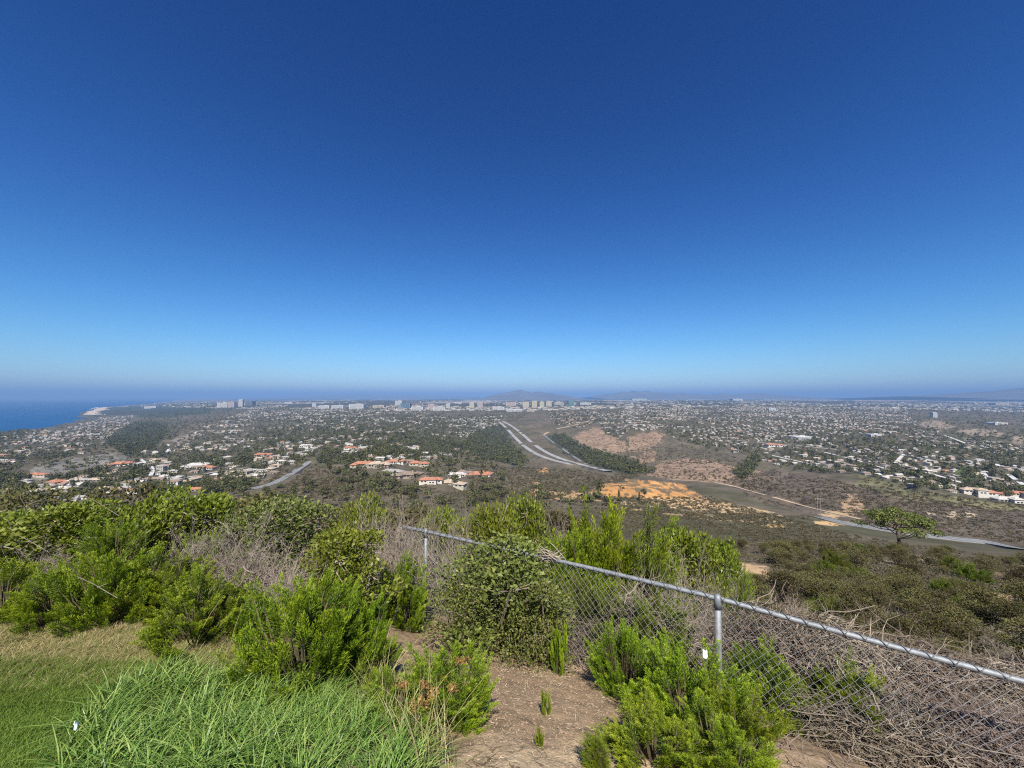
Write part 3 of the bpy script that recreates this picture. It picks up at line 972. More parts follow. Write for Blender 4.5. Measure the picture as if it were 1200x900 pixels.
villa_cache = {}
VILLAS = []
def villa(pxv, pyv, wpx, label, roof, wall='cream', plan=0, rz=0.0):
    g = ground(pxv, pyv)[0]
    wid = wpx / F * g[1]
    VILLAS.append((pxv, pyv, wpx * 1.15))
    key = plan
    if key not in villa_cache:
        mw, mr = MB(), MB()
        wins, doors, chim = [], [], None
        if plan == 0:
            block(mw, mr, 0, 0, 20, 10, 3.6, 2.6)
            block(mw, mr, -7.2, -7.2, 7.6, 9, 3.3, 2.0)
            block(mw, mr, 8.5, 3, 9, 11, 3.9, 2.2)
            wins = [(-1.5, -5.05), (2.0, -5.05), (9.5, -2.55), (-7.2, -11.75)]
            doors = [(4.2, -5.05)]
            chim = (4, 1.2, 6.6)
        elif plan == 1:
            block(mw, mr, 0, 0, 24, 9, 3.3, 2.2)
            block(mw, mr, 2, -6, 9, 7, 4.6, 2.0)
            wins = [(-9, -4.55), (-5.5, -4.55), (0.5, -9.55), (3.5, -9.55), (9, -4.55)]
            doors = [(-2.9, -4.55)]
            chim = (-6, .8, 6.0)
        else:
            block(mw, mr, -5, 0, 14, 11, 3.4, 2.4)
            block(mw, mr, 7, -3, 11, 8.5, 3.0, 1.9)
            wins = [(-9, -5.55), (-5.5, -5.55), (5, -7.3), (9, -7.3)]
            doors = [(-.4, -5.55)]
            chim = (-7, 1.5, 6.2)
        villa_cache[key] = (mw, mr, wins, doors, chim)
    mw, mr, wins, doors, chim = villa_cache[key]
    s = wid / 24
    root = link('villa', None, (g[0], g[1], g[2]), rz, (s, s, s), label=label, category='villa', group='villas with low hip roofs in the middle distance')
    link('wall', mw.mesh('wall', [MW[wall]]), parent=root)
    rf = link('roof', mr.mesh('roof', [MR[roof]]), parent=root)
    cb = MB()
    cb.box((*chim[:2], chim[2] - .9), (1.1, .9, 3.0))
    link('chimney', cb.mesh('chimney', [MW['beige']]), parent=rf)
    for (x_, y_) in wins:
        wb = MB()
        wb.box((x_, y_, 1.75), (2.0, .08, 1.4))
        link('window', wb.mesh('window', [mglass]), parent=root)
    for (x_, y_) in doors:
        db = MB()
        db.box((x_, y_, 1.1), (1.2, .08, 2.2))
        link('door', db.mesh('door', [mdoor]), parent=root)
    return root


for a in [(425, 546, 22, 'red-roofed villa at the left end of the middle-distance row', 'red tiled', 'cream', 0, .1),
          (412, 526, 14, 'small villa with salmon roof alone above the red-roofed row', 'red tiled', 'white', 2, .2),
          (446, 547, 26, 'tan-roofed long villa between two red roofs', 'tan', 'beige', 1, -.15),
          (464, 543, 20, 'red-roofed villa third from the left in the row', 'red tiled', 'white', 0, -.2),
          (492, 545, 22, 'red-roofed villa standing alone among dark trees', 'red tiled', 'cream', 2, .1),
          (462, 555, 24, 'grey-roofed villa below the third red roof', 'grey', 'white', 1, -.35),
          (480, 559, 26, 'brown-roofed villa left of the bright orange roof', 'brown', 'beige', 0, -.3),
          (506, 565, 26, 'villa with the bright orange-red roof nearest the shrubs', 'red tiled', 'white', 1, .05),
          (533, 569, 28, 'tan-roofed villa right of the nearest orange roof', 'tan', 'cream', 2, -.25),
          (535, 558, 22, 'pale flat villa behind the nearest orange roof', 'pale gravel', 'white', 1, .1),
          (562, 558, 26, 'orange-roofed villa with white walls at the right end', 'red tiled', 'white', 0, -.25),
          (546, 555, 18, 'brown villa beside the right-end orange roof', 'brown', 'beige', 2, 0),
          (360, 524, 14, 'white villa left above the road cut', 'pale gravel', 'white', 1, .2),
          (75, 568, 26, 'low villa with a long red roof below the grey field', 'red tiled', 'white', 1, -.1),
          (50, 558, 18, 'villa with a dull red roof beside the grey field', 'red tiled', 'cream', 2, .2),
          (232, 548, 22, 'large white villa above the dead brush', 'pale gravel', 'white', 0, .15),
          (247, 549, 18, 'pink-roofed villa right of the large white villa', 'red tiled', 'cream', 2, -.1),
          (310, 535, 18, 'long orange-roofed villa left of the road', 'red tiled', 'beige', 1, .1),
          (144, 546, 20, 'white villa with salmon roof left of the pale street', 'red tiled', 'white', 0, .1),
          (1161, 580, 22, 'white house with a vivid red roof in the front row', 'red tiled', 'white', 2, -.2),
          (1190, 580, 22, 'salmon-roofed house at the right end of the front row', 'red tiled', 'white', 1, -.25),
          (1137, 577, 24, 'tan-roofed house left of the vivid red roof', 'tan', 'white', 1, -.3),
          (1176, 588, 26, 'long white house nearest the dark hillside', 'pale gravel', 'white', 1, -.2),
          (905, 523, 16, 'red-roofed house left of the canyon rim', 'red tiled', 'white', 2, 0)]:
    villa(*a)

# ---------------------------------------------------------------- office and apartment blocks on the far mesa
moff = {'white': (.50, .485, .46), 'cream': (.52, .46, .34), 'sand': (.44, .38, .30), 'pinkish': (.45, .36, .32), 'grey': (.42, .42, .42), 'blue glass': (.12, .18, .23), 'green glass': (.14, .22, .22), 'dark': (.14, .15, .17), 'yellow': (.50, .44, .30)}
MO = {k: simple('block_' + k.replace(' ', '_'), v, .8, .08, .05) for k, v in moff.items()}
def tower(pxv, base_py, top_py, wpx, colr, label, Y=None, dep=.7, name='office_building', cat='building'):
    g = ground(pxv, base_py)[0]
    if Y is not None:
        Xn = (pxv - CX) / F * Y
        g = np.array([Xn, Y, float(height(Xn, Y))])
    top = ray(pxv, top_py)[1] * g[1]
    H = max((top - g[2]) * .80, 6)
    W_ = wpx / F * g[1] * .86
    D_ = W_ * dep
    root = link(name, None, g, rng.normal(0, .12), label=label, category=cat, group='large blocks on the far mesa')
    bw = MB()
    bw.box((0, 0, H / 2 - 4), (W_, D_, H + 8))
    bw.box((W_ * .1, 0, H + 1.5), (W_ * .35, D_ * .4, 3.2))
    link('wall', bw.mesh('wall', [MO[colr]]), parent=root)
    nfl = max(2, min(14, int(H / 4.2)))
    for k in range(nfl):
        z_ = H * (k + .55) / nfl
        wb = MB()
        wb.box((0, -D_ / 2 - .1, z_), (W_ * .9, .3, H / nfl * .32))
        link('window_band', wb.mesh('window_band', [mglass]), parent=root)
for a in [(283, 476.5, 466, 5, 'white', 'slim white tower at the left end of the mesa'), (263, 477.5, 470.5, 12, 'white', 'broad white block left of the slim white tower'), (273, 477.5, 469.5, 8, 'pinkish', 'pinkish block close left of the slim white tower'),
          (294, 475, 469, 10, 'dark', 'dark low block right of the slim white tower'), (340, 473, 470.5, 10, 'white', 'low white hall between the two mesa clusters'), (369, 477, 471, 5, 'white', 'small white block right of the left cluster'), (382, 479, 474, 14, 'white', 'wide low white block before the broad white hotel'),
          (398, 478.5, 474, 16, 'white', 'pale low block left of the broad white hotel'), (420, 479, 472, 19, 'white', 'broad white hotel block with many floors'), (445, 478, 474, 14, 'sand', 'sand-coloured block right of the broad white hotel'),
          (468, 475, 468.2, 9, 'white', 'white tower left of the blue glass block'), (476, 478, 471, 13, 'blue glass', 'wide blue glass block in the centre cluster'), (479, 474, 468, 2.5, 'dark', 'thin dark tower behind the blue glass block'),
          (490, 480, 476, 16, 'white', 'long low white block below the blue glass'), (506, 479, 472.5, 8, 'pinkish', 'pinkish block right of the blue glass'), (515, 481, 475.5, 15, 'white', 'white stepped block left of the pale tower'),
          (525, 478.5, 471.5, 5, 'white', 'pale narrow tower left of the twin towers'), (553, 478, 470, 6, 'cream', 'cream left tower of the twin towers'), (563, 478, 470, 7, 'pinkish', 'pinkish right tower of the twin towers'),
          (537, 473, 471, 11, 'white', 'low white hall behind the twin towers'), (585, 480, 476, 15, 'white', 'low white shed right of the twin towers'), (599, 476, 470, 13, 'pinkish', 'pink block left of the yellow apartment towers'),
          (604, 482, 479, 22, 'white', 'long white hall below the pink block'), (616, 477, 469.5, 8, 'cream', 'cream apartment tower, first of the yellow group'), (626, 477, 468.3, 7, 'yellow', 'tallest yellow apartment tower of the group'),
          (635, 477, 469.5, 6, 'yellow', 'third yellow apartment tower of the group'), (643, 476, 469, 7, 'cream', 'cream tower at the right end of the yellow group'), (621, 482.5, 480, 10, 'pinkish', 'low russet hall below the yellow towers'),
          (669, 476, 467.5, 8, 'green glass', 'green glass tower right of the yellow group'), (655, 474.5, 471, 12, 'sand', 'sand block left of the green glass tower'), (686, 474.5, 471.5, 14, 'white', 'low white block right of the green glass tower'),
          (748, 469, 466.8, 18, 'white', 'far low white hangar above the suburb'), (862, 469.5, 466.8, 13, 'white', 'far white hangar roof right of centre'), (903, 481, 478, 9, 'white', 'white hall near the middle of the suburb'),
          (935, 515, 510, 22, 'white', 'large pale-roofed school block in the suburb'), (1022, 511.5, 508, 13, 'white', 'pale school hall right of the large pale-roofed block'), (1093, 489, 482, 6, 'white', 'white silo-like block on the right mesa'), (1165, 497, 494.5, 18, 'white', 'long white shed at the far right mesa'),
          (1170, 474.5, 472, 14, 'sand', 'far sand-coloured hall at the right'), (180, 478, 475.5, 14, 'white', 'low white hall on the cliff top at left'), (172, 532, 527.5, 8, 'sand', 'tall tan house at the top of the winding street')]:
    tower(*a[:4], a[4], a[5])

# ---------------------------------------------------------------- trees and scrub of the middle distance
mtree = leafmat('tree_leaves', (.038, .042, .015), (.086, .088, .029), (.155, .15, .05), .15, .7, .2, .3)
mbark = simple('bark', (.13, .10, .075), .95, .3, 4)


def crown(mb, n, lobes, leaf, flat=1.0, m=0):
    """leaf clumps spread through several overlapping lobes"""
    for (cx, cy, cz, rx, rz_) in lobes:
        k = max(4, int(n / len(lobes)))
        d = rand_dir(k)
        rad = rng.random(k) ** .4
        P = np.array([cx, cy, cz]) + d * rad[:, None] * np.array([rx, rx, rz_])
        N = unit(d + rng.normal(0, .55, (k, 3)) + np.array([0, 0, .35]))
        A = unit(np.cross(N, rand_dir(k)))
        sz = leaf * rng.uniform(.6, 1.3, k)
        mb.leaves(P - A * sz[:, None] * .5, A, N, sz, sz * rng.uniform(.55, .9, k), m=m, tint=np.clip(.5 + rng.normal(0, .25, k), 0, 1))


def tree_proto(kind, n, leaf):
    mc, mtk = MB(), MB()
    if kind == 0:      # round broadleaf
        lob = [(0, 0, 4.2, 2.6, 2.2), (1.9, .4, 3.6, 2.0, 1.7), (-1.8, -.5, 3.7, 2.1, 1.7), (.2, 1.8, 4.2, 1.9, 1.7), (.3, -1.8, 3.4, 1.9, 1.5)]
        hgt = 3.5
    elif kind == 1:    # tall gum
        lob = [(0, 0, 8.5, 2.0, 2.6), (1.5, .3, 6.8, 1.9, 1.9), (-1.5, -.4, 6.2, 1.8, 1.8), (.3, -.8, 4.6, 1.7, 1.5)]
        hgt = 7
    elif kind == 2:    # broad low
        lob = [(0, 0, 2.6, 2.8, 1.5), (2.6, .6, 2.2, 2.2, 1.3), (-2.6, -.6, 2.2, 2.2, 1.3), (.4, -1.5, 2.0, 2.0, 1.2), (-.8, 1.5, 2.4, 2.0, 1.3)]
        hgt = 2.2
    else:              # narrow cypress
        lob = [(0, 0, 1.8, 1.1, 1.5), (0, 0, 3.6, 1.0, 1.6), (0, 0, 5.4, .75, 1.5), (0, 0, 6.9, .4, 1.1)]
        hgt = 5
    crown(mc, n, lob, leaf)
    mtk.tube([(0, 0, -1), (.05, 0, hgt * .5), (.0, .05, hgt)], [.28, .2, .08], 5)
    for (cx, cy, cz, rx, _) in lob[1:]:
        mtk.tube([(0, 0, hgt * .45), (cx * .45, cy * .45, cz * .75), (cx, cy, cz)], [.12, .09, .04], 4)
    return mc, mtk


PT = [(tree_proto(k, 260, .95)) for k in range(4)]
PTM = [(c_.mesh('crown', [mtree]), k_.mesh('trunk', [mbark])) for c_, k_ in PT]
polyT = SUB + WOODS + [[(420, 545), (560, 535), (590, 548), (590, 575), (480, 580), (400, 565)], [(250, 545), (330, 530), (340, 545), (290, 575), (240, 580)], [(160, 480), (300, 477), (240, 500), (200, 518), (165, 495)], [(120, 477), (640, 472), (590, 500), (560, 540), (400, 560), (330, 540), (200, 560), (100, 560), (40, 545)], [(250, 575), (330, 572), (420, 560), (500, 575), (760, 575), (740, 600), (250, 600)], [(640, 467.5), (1200, 467.5), (1200, 486), (640, 486)], [(150, 470), (300, 468), (640, 468), (1000, 467.5), (1000, 474), (400, 478), (150, 476)], [(1060, 478), (1200, 482), (1200, 520), (1110, 510), (1072, 494)], [(240, 474), (640, 474), (600, 496), (420, 500), (240, 492)], [(300, 500), (560, 495), (560, 535), (420, 545), (330, 540)]]
wT = [.045, .05, .11, .11, .02, .03, .30, .02, .06, .04, .05, .012, .05, .018, .03, .035, .10, .006, .12, .10, .03, .12, .14]
tp = sample(21000, polyT, wT)
tg = ground(tp[:, 0], tp[:, 1])
okc = ~on_road(tp, tg, .8) & (tg[:, 0] > coast_x(tg[:, 1]) + 150) & (tg[:, 1] > 330)
hide = np.zeros(len(tp), bool)
for vx, vy, vw in [(hpx[i], hpy[i], 15 * hsc[i, 0] * F / hy[i]) for i in ind] + VILLAS:
    hide |= (np.abs(tp[:, 0] - vx) < vw * .6) & (tp[:, 1] > vy - 1.2) & (tp[:, 1] < vy + vw * .55)
okc &= ~(hide & (rng.random(len(tp)) < .88))
near_right = (tp[:, 0] > 880) & (tp[:, 1] > 535)
okc &= ~(near_right & (rng.random(len(tp)) < .35))
tp, tg = tp[okc], tg[okc]
tk = rng.choice(4, size=len(tg), p=(.42, .13, .38, .07))
tsc = rng.uniform(.8, 1.7, len(tg)) * np.where(tg[:, 1] > 2500, 1.45, 1.2)
trz = rng.uniform(0, 6.28, len(tg))
# keep house fronts free: no tree right in front of the nearest ones
tsz = tsc / tg[:, 1] * np.where((tp[:, 0] > 2) & (tp[:, 0] < 1198) & (tp[:, 1] < 592), 1, 0)
to = np.argsort(-tsz)
tind, trest = to[:285], to[285:]
kw = {0: 'round dark green tree', 1: 'tall thin gum tree', 2: 'broad low-crowned tree', 3: 'narrow cypress'}
for i in tind:
    k = int(tk[i])
    pl = landmark(tp[i, 0], tp[i, 1])
    s = tsc[i]
    r = link('tree', None, tg[i], trz[i], (s, s, s * rng.uniform(.85, 1.15)), label=f'{kw[k]} {pl}', category='tree', group='trees ' + pl)
    link('crown', PTM[k][0], parent=r)
    link('trunk', PTM[k][1], parent=r)
far_proto = []
for k in range(4):
    for q_ in range(2):
        c_, _ = tree_proto(k, 34, 2.0 if k != 3 else 1.3)
        far_proto.append(c_)
link('distant_trees', merged_copies('distant_trees', far_proto, tk[trest] * 2 + rng.integers(0, 2, len(trest)), tg[trest], trz[trest], np.stack([tsc[trest]] * 2 + [tsc[trest] * rng.uniform(.8, 1.2, len(trest))], 1), [mtree], rng.normal(0, .16, len(trest))),
     kind='stuff', label='dark tree cover spread through the far suburbs and canyons', category='trees')

mscrub = leafmat('scrub_leaves', (.048, .040, .021), (.090, .074, .038), (.15, .12, .064), .1, .8, .1, .2)
sp = []
for k in range(4):
    m_ = MB()
    crown(m_, 26, [(0, 0, .5, 1.3, .8), (.9, .3, .4, .9, .6), (-.8, -.4, .4, .9, .6)], .8)
    sp.append(m_)
polyS = [[(560, 545), (760, 555), (690, 575), (620, 590), (540, 590)], [(690, 582), (830, 582), (930, 612), (760, 608)], DARKHILL, BROWN[2], BROWN[0], BROWN[1], [(720, 530), (800, 520), (880, 540), (780, 545)], [(850, 600), (1000, 608), (1150, 640), (1200, 650), (1200, 665), (900, 640), (820, 615)], FIELD3, [(330, 545), (420, 550), (480, 580), (300, 590)], VERGE, [(240, 565), (420, 560), (560, 575), (790, 585), (790, 640), (240, 630)], [(690, 592), (900, 604), (985, 622), (1000, 640), (760, 645)]]
spx = sample(15500, polyS, [.14, .10, .18, .035, .014, .014, .05, .11, .02, .10, .025, .26, .13])
sgd = ground(spx[:, 0], spx[:, 1])
sk = (sgd[:, 1] > 70)
fo = on_road(spx, sgd, .6) | inpoly(spx[:, 0], spx[:, 1], ORANGE) & (spx[:, 1] < 583) & (rng.random(len(spx)) < .7)
sk &= ~fo
sgd = sgd[sk]
ssc = rng.uniform(.5, 1.5, len(sgd)) * np.clip(sgd[:, 1] / 420, .45, 1.8)
link('hillside_scrub', merged_copies('hillside_scrub', sp, rng.integers(0, 4, len(sgd)), sgd, rng.uniform(0, 6.28, len(sgd)), np.stack([ssc, ssc, ssc * 1.05], 1), [mscrub], rng.normal(0, .2, len(sgd))),
     kind='stuff', label='low grey scrub speckling the canyon slopes', category='scrub')

# lone utility pole by the dirt track
mwood = simple('weathered_pole', (.22, .18, .14), .9, .2, 3)
g = ground(956, 607)[0]
hp = (ray(956, 581)[1] * g[1] - g[2])
root = link('utility_pole', None, g, .1, label='tall H-frame utility pole standing beside the dirt track', category='utility pole')
for s in (-1, 1):
    mb = MB()
    mb.tube([(s * 1.6, 0, -1), (s * 1.6, 0, hp)], [.32, .24], 8, cap=True)
    link('pole', mb.mesh('pole', [mwood]), parent=root)
mb = MB()
mb.box((0, 0, hp * .88), (8.5, .3, .35))
link('crossarm', mb.mesh('crossarm', [mwood]), parent=root)
for x_ in (-3.8, 0, 3.8):
    mb = MB()
    mb.tube([(x_, 0, hp * .88 - .2), (x_, 0, hp * .88 - 1.5)], [.14, .14], 6, cap=True)
    link('insulator', mb.mesh('insulator', [mtrim]), parent=root)

# ---------------------------------------------------------------- foreground plants
mstem = simple('green_stem', (.12, .095, .05), .85, .3, 30)
mtwig = simple('dead_twig', (.265, .215, .17), .9, .4, 14)
mtwig2 = simple('brown_twig', (.215, .165, .125), .9, .35, 14)
mbrush = leafmat('dead_brush_stems', (.09, .066, .046), (.17, .132, .10), (.30, .24, .185), 0, .9, .15, .15)
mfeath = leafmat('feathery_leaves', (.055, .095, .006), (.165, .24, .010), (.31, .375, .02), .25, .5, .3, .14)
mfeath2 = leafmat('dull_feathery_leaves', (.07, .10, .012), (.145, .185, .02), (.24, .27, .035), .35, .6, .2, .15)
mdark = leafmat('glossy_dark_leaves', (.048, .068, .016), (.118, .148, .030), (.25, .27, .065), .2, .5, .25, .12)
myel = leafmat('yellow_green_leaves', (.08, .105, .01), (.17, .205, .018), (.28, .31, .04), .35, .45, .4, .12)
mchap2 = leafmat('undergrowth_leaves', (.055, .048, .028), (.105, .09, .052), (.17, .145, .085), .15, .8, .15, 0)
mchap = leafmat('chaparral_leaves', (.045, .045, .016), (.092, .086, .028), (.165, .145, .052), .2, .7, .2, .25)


def plume_shrub(nplume, per, spread=.72, leafL=.040, leafW=.0044, plumeL=.26, seed=0, tall=1.0):
    """unit-sized feathery shrub: 1 m tall, 1 m wide; upright plumes of fine leaves over a leaning stem"""
    lf, st = MB(), MB()
    ncl = max(3, nplume // 11)
    cth = np.arange(ncl) * 2.399 + rng.normal(0, .25, ncl)
    cph = np.arccos(1 - (np.arange(ncl) + .5) / ncl * .97)
    ci = rng.integers(0, ncl, nplume)
    csh = .74 + .26 * rng.random(ncl)
    th = cth[ci] + rng.normal(0, .17, nplume) / (np.sin(cph[ci]) + .25)
    ph = np.clip(cph[ci] + rng.normal(0, .12, nplume), 0, 1.56)
    shell = csh[ci] * rng.uniform(.80, 1.02, nplume)
    lump = 1 + .22 * np.sin(3 * th + seed) * np.sin(ph * 2) + .10 * np.sin(7 * th + 2 * seed)
    tip = np.stack([np.sin(ph) * np.cos(th) * .5, np.sin(ph) * np.sin(th) * .5, .18 + np.cos(ph) * .76], 1) * (shell * lump)[:, None] * np.array([1, 1, tall])
    ax = unit(np.stack([np.sin(ph) * np.cos(th) * spread, np.sin(ph) * np.sin(th) * spread, np.full(nplume, .8)], 1) + rng.normal(0, .09, (nplume, 3)))
    ctint = rng.normal(0, .10, ncl)
    for k in range(nplume):
        L = plumeL * rng.uniform(.65, 1.25)
        p0, a = tip[k] - ax[k] * L * .8, ax[k]
        bend = rng.normal(0, .06, 3)
        u = unit(np.cross(a, rand_dir(1)[0]))
        v = np.cross(a, u)
        s = rng.random(per) ** .85
        al = rng.uniform(0, 2 * math.pi, per)
        rad = np.cos(al)[:, None] * u + np.sin(al)[:, None] * v
        P = p0 + a * (s * L)[:, None] + bend * (s ** 2 * L)[:, None] * 2 + rad * (.018 * (1 - s * .6))[:, None]
        op = .75 * (1 - .55 * s)
        A = unit(a * np.cos(op)[:, None] + rad * np.sin(op)[:, None] + rng.normal(0, .12, (per, 3)))
        N = unit(rad + rng.normal(0, .5, (per, 3)))
        LL = leafL * rng.uniform(.7, 1.35, per) * (1.1 - .45 * s)
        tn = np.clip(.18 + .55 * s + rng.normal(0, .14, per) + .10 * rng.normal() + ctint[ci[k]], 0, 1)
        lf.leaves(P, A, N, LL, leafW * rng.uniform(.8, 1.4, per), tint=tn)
        if k % 2 == 0:
            b0 = np.array([tip[k][0] * .22, tip[k][1] * .22, 0])
            mid = b0 * .5 + p0 * .5 + np.array([0, 0, -.06])
            st.tube([b0, mid, p0, p0 + a * L * .7], [.009, .007, .005, .002], 3)
    return lf, st


def blob_lobes(n, rx=.5, h=1.0, zlo=.22):
    out = []
    for _ in range(n):
        th, rr_ = rng.uniform(0, 6.28), rng.random() ** .5 * rx * .62
        z_ = rng.uniform(zlo, .82) * h
        k = 1 - (z_ / h) ** 2 * .5
        out.append((rr_ * math.cos(th) * k, rr_ * math.sin(th) * k, z_, rng.uniform(.14, .24), rng.uniform(.12, .2)))
    return out


def leafy_shrub(nleaf, leaf, nlobes=16, aspect=.5, up=.35, zlo=.22):
    """unit-sized broad-leaved shrub: leaf clusters on the lobes, branches reaching into each"""
    lf, st = MB(), MB()
    lob = blob_lobes(nlobes, zlo=zlo)
    for (cx, cy, cz, rx, rz_) in lob:
        k = nleaf // nlobes
        d = rand_dir(k)
        d[:, 2] = np.where(d[:, 2] < -.3, -d[:, 2], d[:, 2])
        rad = rng.random(k) ** .35
        P = np.array([cx, cy, cz]) + d * rad[:, None] * np.array([rx, rx, rz_])
        A = unit(d * .7 + rng.normal(0, .6, (k, 3)) + np.array([0, 0, up]))
        N = unit(np.cross(A, rand_dir(k)) + d * .5 + np.array([0, 0, .4]))
        sz = leaf * rng.uniform(.6, 1.35, k)
        P[:, 2] = np.abs(P[:, 2]) + .01
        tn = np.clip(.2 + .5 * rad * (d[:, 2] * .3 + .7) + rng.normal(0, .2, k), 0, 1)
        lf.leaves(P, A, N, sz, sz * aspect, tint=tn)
        b0 = np.array([cx * .15, cy * .15, -.02])
        c1 = np.array([cx, cy, cz])
        st.tube([b0, b0 * .5 + c1 * .5 + rng.normal(0, .04, 3), c1], [.014, .009, .004], 4)
        for _ in range(6):
            e = c1 + rand_dir(1)[0] * np.array([rx, rx, rz_])
            st.tube([c1, (c1 + e) / 2 + rng.normal(0, .02, 3), e], [.005, .003, .0015], 3)
    return lf, st


def twig_shrub(nst, depth=3, droop=0.0, spread=1.0, rad=.009, curl=.25, mbx=None):
    """dead brush: forking bare stems"""
    mb = mbx or MB()
    def grow(p, d, L, r, lev):
        k = 4
        pts = [p]
        for q in range(k):
            d = unit(d + rng.normal(0, curl, 3) + np.array([0, 0, -droop * (1 + lev) * .25]))
            p = p + d * L / k
            if p[2] < .005:
                p = np.array([p[0], p[1], .005])
                d[2] = abs(d[2]) * .3
            pts.append(p)
        mb.tube(pts, np.linspace(r, r * .45, k + 1), 3, tint=rng.random())
        if lev < depth:
            for _ in range(rng.integers(2, 5)):
                i0 = rng.integers(1, k + 1)
                nd = unit(d + rng.normal(0, .65, 3))
                grow(pts[i0], nd, L * rng.uniform(.5, .85), r * .55, lev + 1)
    for _ in range(nst):
        th = rng.uniform(0, 6.28)
        d = unit(np.array([math.cos(th) * spread * rng.uniform(.2, 1), math.sin(th) * spread * rng.uniform(.2, 1), rng.uniform(.5, 1)]))
        grow(np.array([math.cos(th) * .06, math.sin(th) * .06, 0]), d, rng.uniform(.3, .45), rad, 0)
    return mb


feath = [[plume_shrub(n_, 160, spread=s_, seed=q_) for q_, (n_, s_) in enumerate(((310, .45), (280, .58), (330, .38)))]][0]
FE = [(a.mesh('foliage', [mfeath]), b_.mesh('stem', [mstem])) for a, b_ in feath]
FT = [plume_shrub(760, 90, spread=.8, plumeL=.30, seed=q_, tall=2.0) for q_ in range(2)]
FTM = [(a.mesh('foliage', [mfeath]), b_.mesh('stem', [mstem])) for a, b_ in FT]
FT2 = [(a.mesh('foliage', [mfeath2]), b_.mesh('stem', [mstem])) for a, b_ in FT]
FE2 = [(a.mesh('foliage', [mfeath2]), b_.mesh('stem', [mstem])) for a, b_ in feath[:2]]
sd_ = plume_shrub(70, 40, spread=.4, leafL=.11, leafW=.03, plumeL=.5)
SEED = (sd_[0].mesh('foliage', [mfeath]), sd_[1].mesh('stem', [mstem]))
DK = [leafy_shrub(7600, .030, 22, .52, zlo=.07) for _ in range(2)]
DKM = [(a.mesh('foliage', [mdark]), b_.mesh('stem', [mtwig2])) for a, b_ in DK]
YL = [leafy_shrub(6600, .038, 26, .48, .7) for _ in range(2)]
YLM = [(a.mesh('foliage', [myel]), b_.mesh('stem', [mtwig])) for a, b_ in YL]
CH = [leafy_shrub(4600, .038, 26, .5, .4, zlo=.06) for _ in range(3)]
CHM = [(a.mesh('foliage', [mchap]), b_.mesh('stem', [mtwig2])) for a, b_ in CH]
DD = [twig_shrub(44, 3, 0, 1.1, .008).mesh('twigs', [mtwig]) for _ in range(2)]
def brush_heap(n_):
    """a heap of fallen, tangled dead stems filling a dome 1 m wide and 1 m tall"""
    mb = MB()
    for _ in range(n_):
        d0 = rand_dir(1)[0]
        p = np.array([d0[0] * .5, d0[1] * .5, abs(d0[2])]) * rng.random() ** .45
        d = rand_dir(1)[0] * np.array([1, 1, .55]) + np.array([.35, -.1, -.1])
        L = rng.uniform(.10, .42)
        r_ = rng.uniform(.0018, .0045) if rng.random() < .965 else rng.uniform(.005, .008)
        pts = [p]
        for _k in range(4):
            d = unit(d + rng.normal(0, .30, 3) + np.array([0, 0, -.10]))
            p = p + d * L / 4
            p[2] = max(p[2], .01)
            pts.append(p)
        mb.tube(pts, np.linspace(r_, r_ * .4, 5), 3, tint=rng.random())
    return mb
DB = [brush_heap(3400).mesh('twigs', [mbrush]) for _ in range(2)]


def at_sight(px_, Y_, top, wpx):
    X_ = (px_ - CX) / F * Y_
    gz = float(height(X_, Y_))
    h = ray(px_, top)[1] * Y_ - gz
    return np.array([X_, Y_, gz - .02]), max(h, .05), wpx / F * Y_


_ext = {}
def extent(me):
    """height and width of a plant mesh, leaving out stray tips"""
    if me.name not in _ext:
        v = np.empty(len(me.vertices) * 3, np.float32)
        me.vertices.foreach_get('co', v)
        v = v.reshape(-1, 3)
        _ext[me.name] = (float(np.percentile(v[:, 2], 99.3)), float(2 * np.percentile(np.hypot(v[:, 0], v[:, 1]), 96)))
    return _ext[me.name]


def shrub(kind, px_, Y_, top, wpx, label, group=None, name='shrub', cat='shrub', var=None, rz=None):
    p, h, wd = at_sight(px_, Y_, top, wpx)
    if h > 1.35 * wd and kind in ('f', 'd2'):
        kind = kind + 't'
    h, wd = h * .93, wd * (.88 if kind == 'dk' else .95)
    lib = {'ft': FTM, 'd2t': FT2, 'f': FE, 'd2': FE2, 'dk': DKM, 'y': YLM, 'c': CHM, 's': [SEED]}
    rz = rng.uniform(0, 6.28) if rz is None else rz
    props = dict(label=label, category=cat)
    if group:
        props['group'] = group
    if kind in ('dead', 'brush'):
        src = (DD if kind == 'dead' else DB)
        me_ = src[rng.integers(0, len(src)) if var is None else var]
        eh, ew = extent(me_)
        o = link('dead_shrub', me_, p, rz, (wd * 1.1 / ew, wd * 1.1 / ew, h / eh), label=label, category='dead shrub', **({'group': group} if group else {}))
        return o
    if kind in ('f', 'd2'):
        h = h * .98
    src = lib[kind]
    a, b_ = src[rng.integers(0, len(src)) if var is None else var]
    eh, ew = extent(a)
    root = link(name, None, p, rz, (wd * 1.04 / ew, wd * 1.04 / ew, h / eh), **props)
    link('foliage', a, parent=root)
    link('stem', b_, parent=root)
    return root


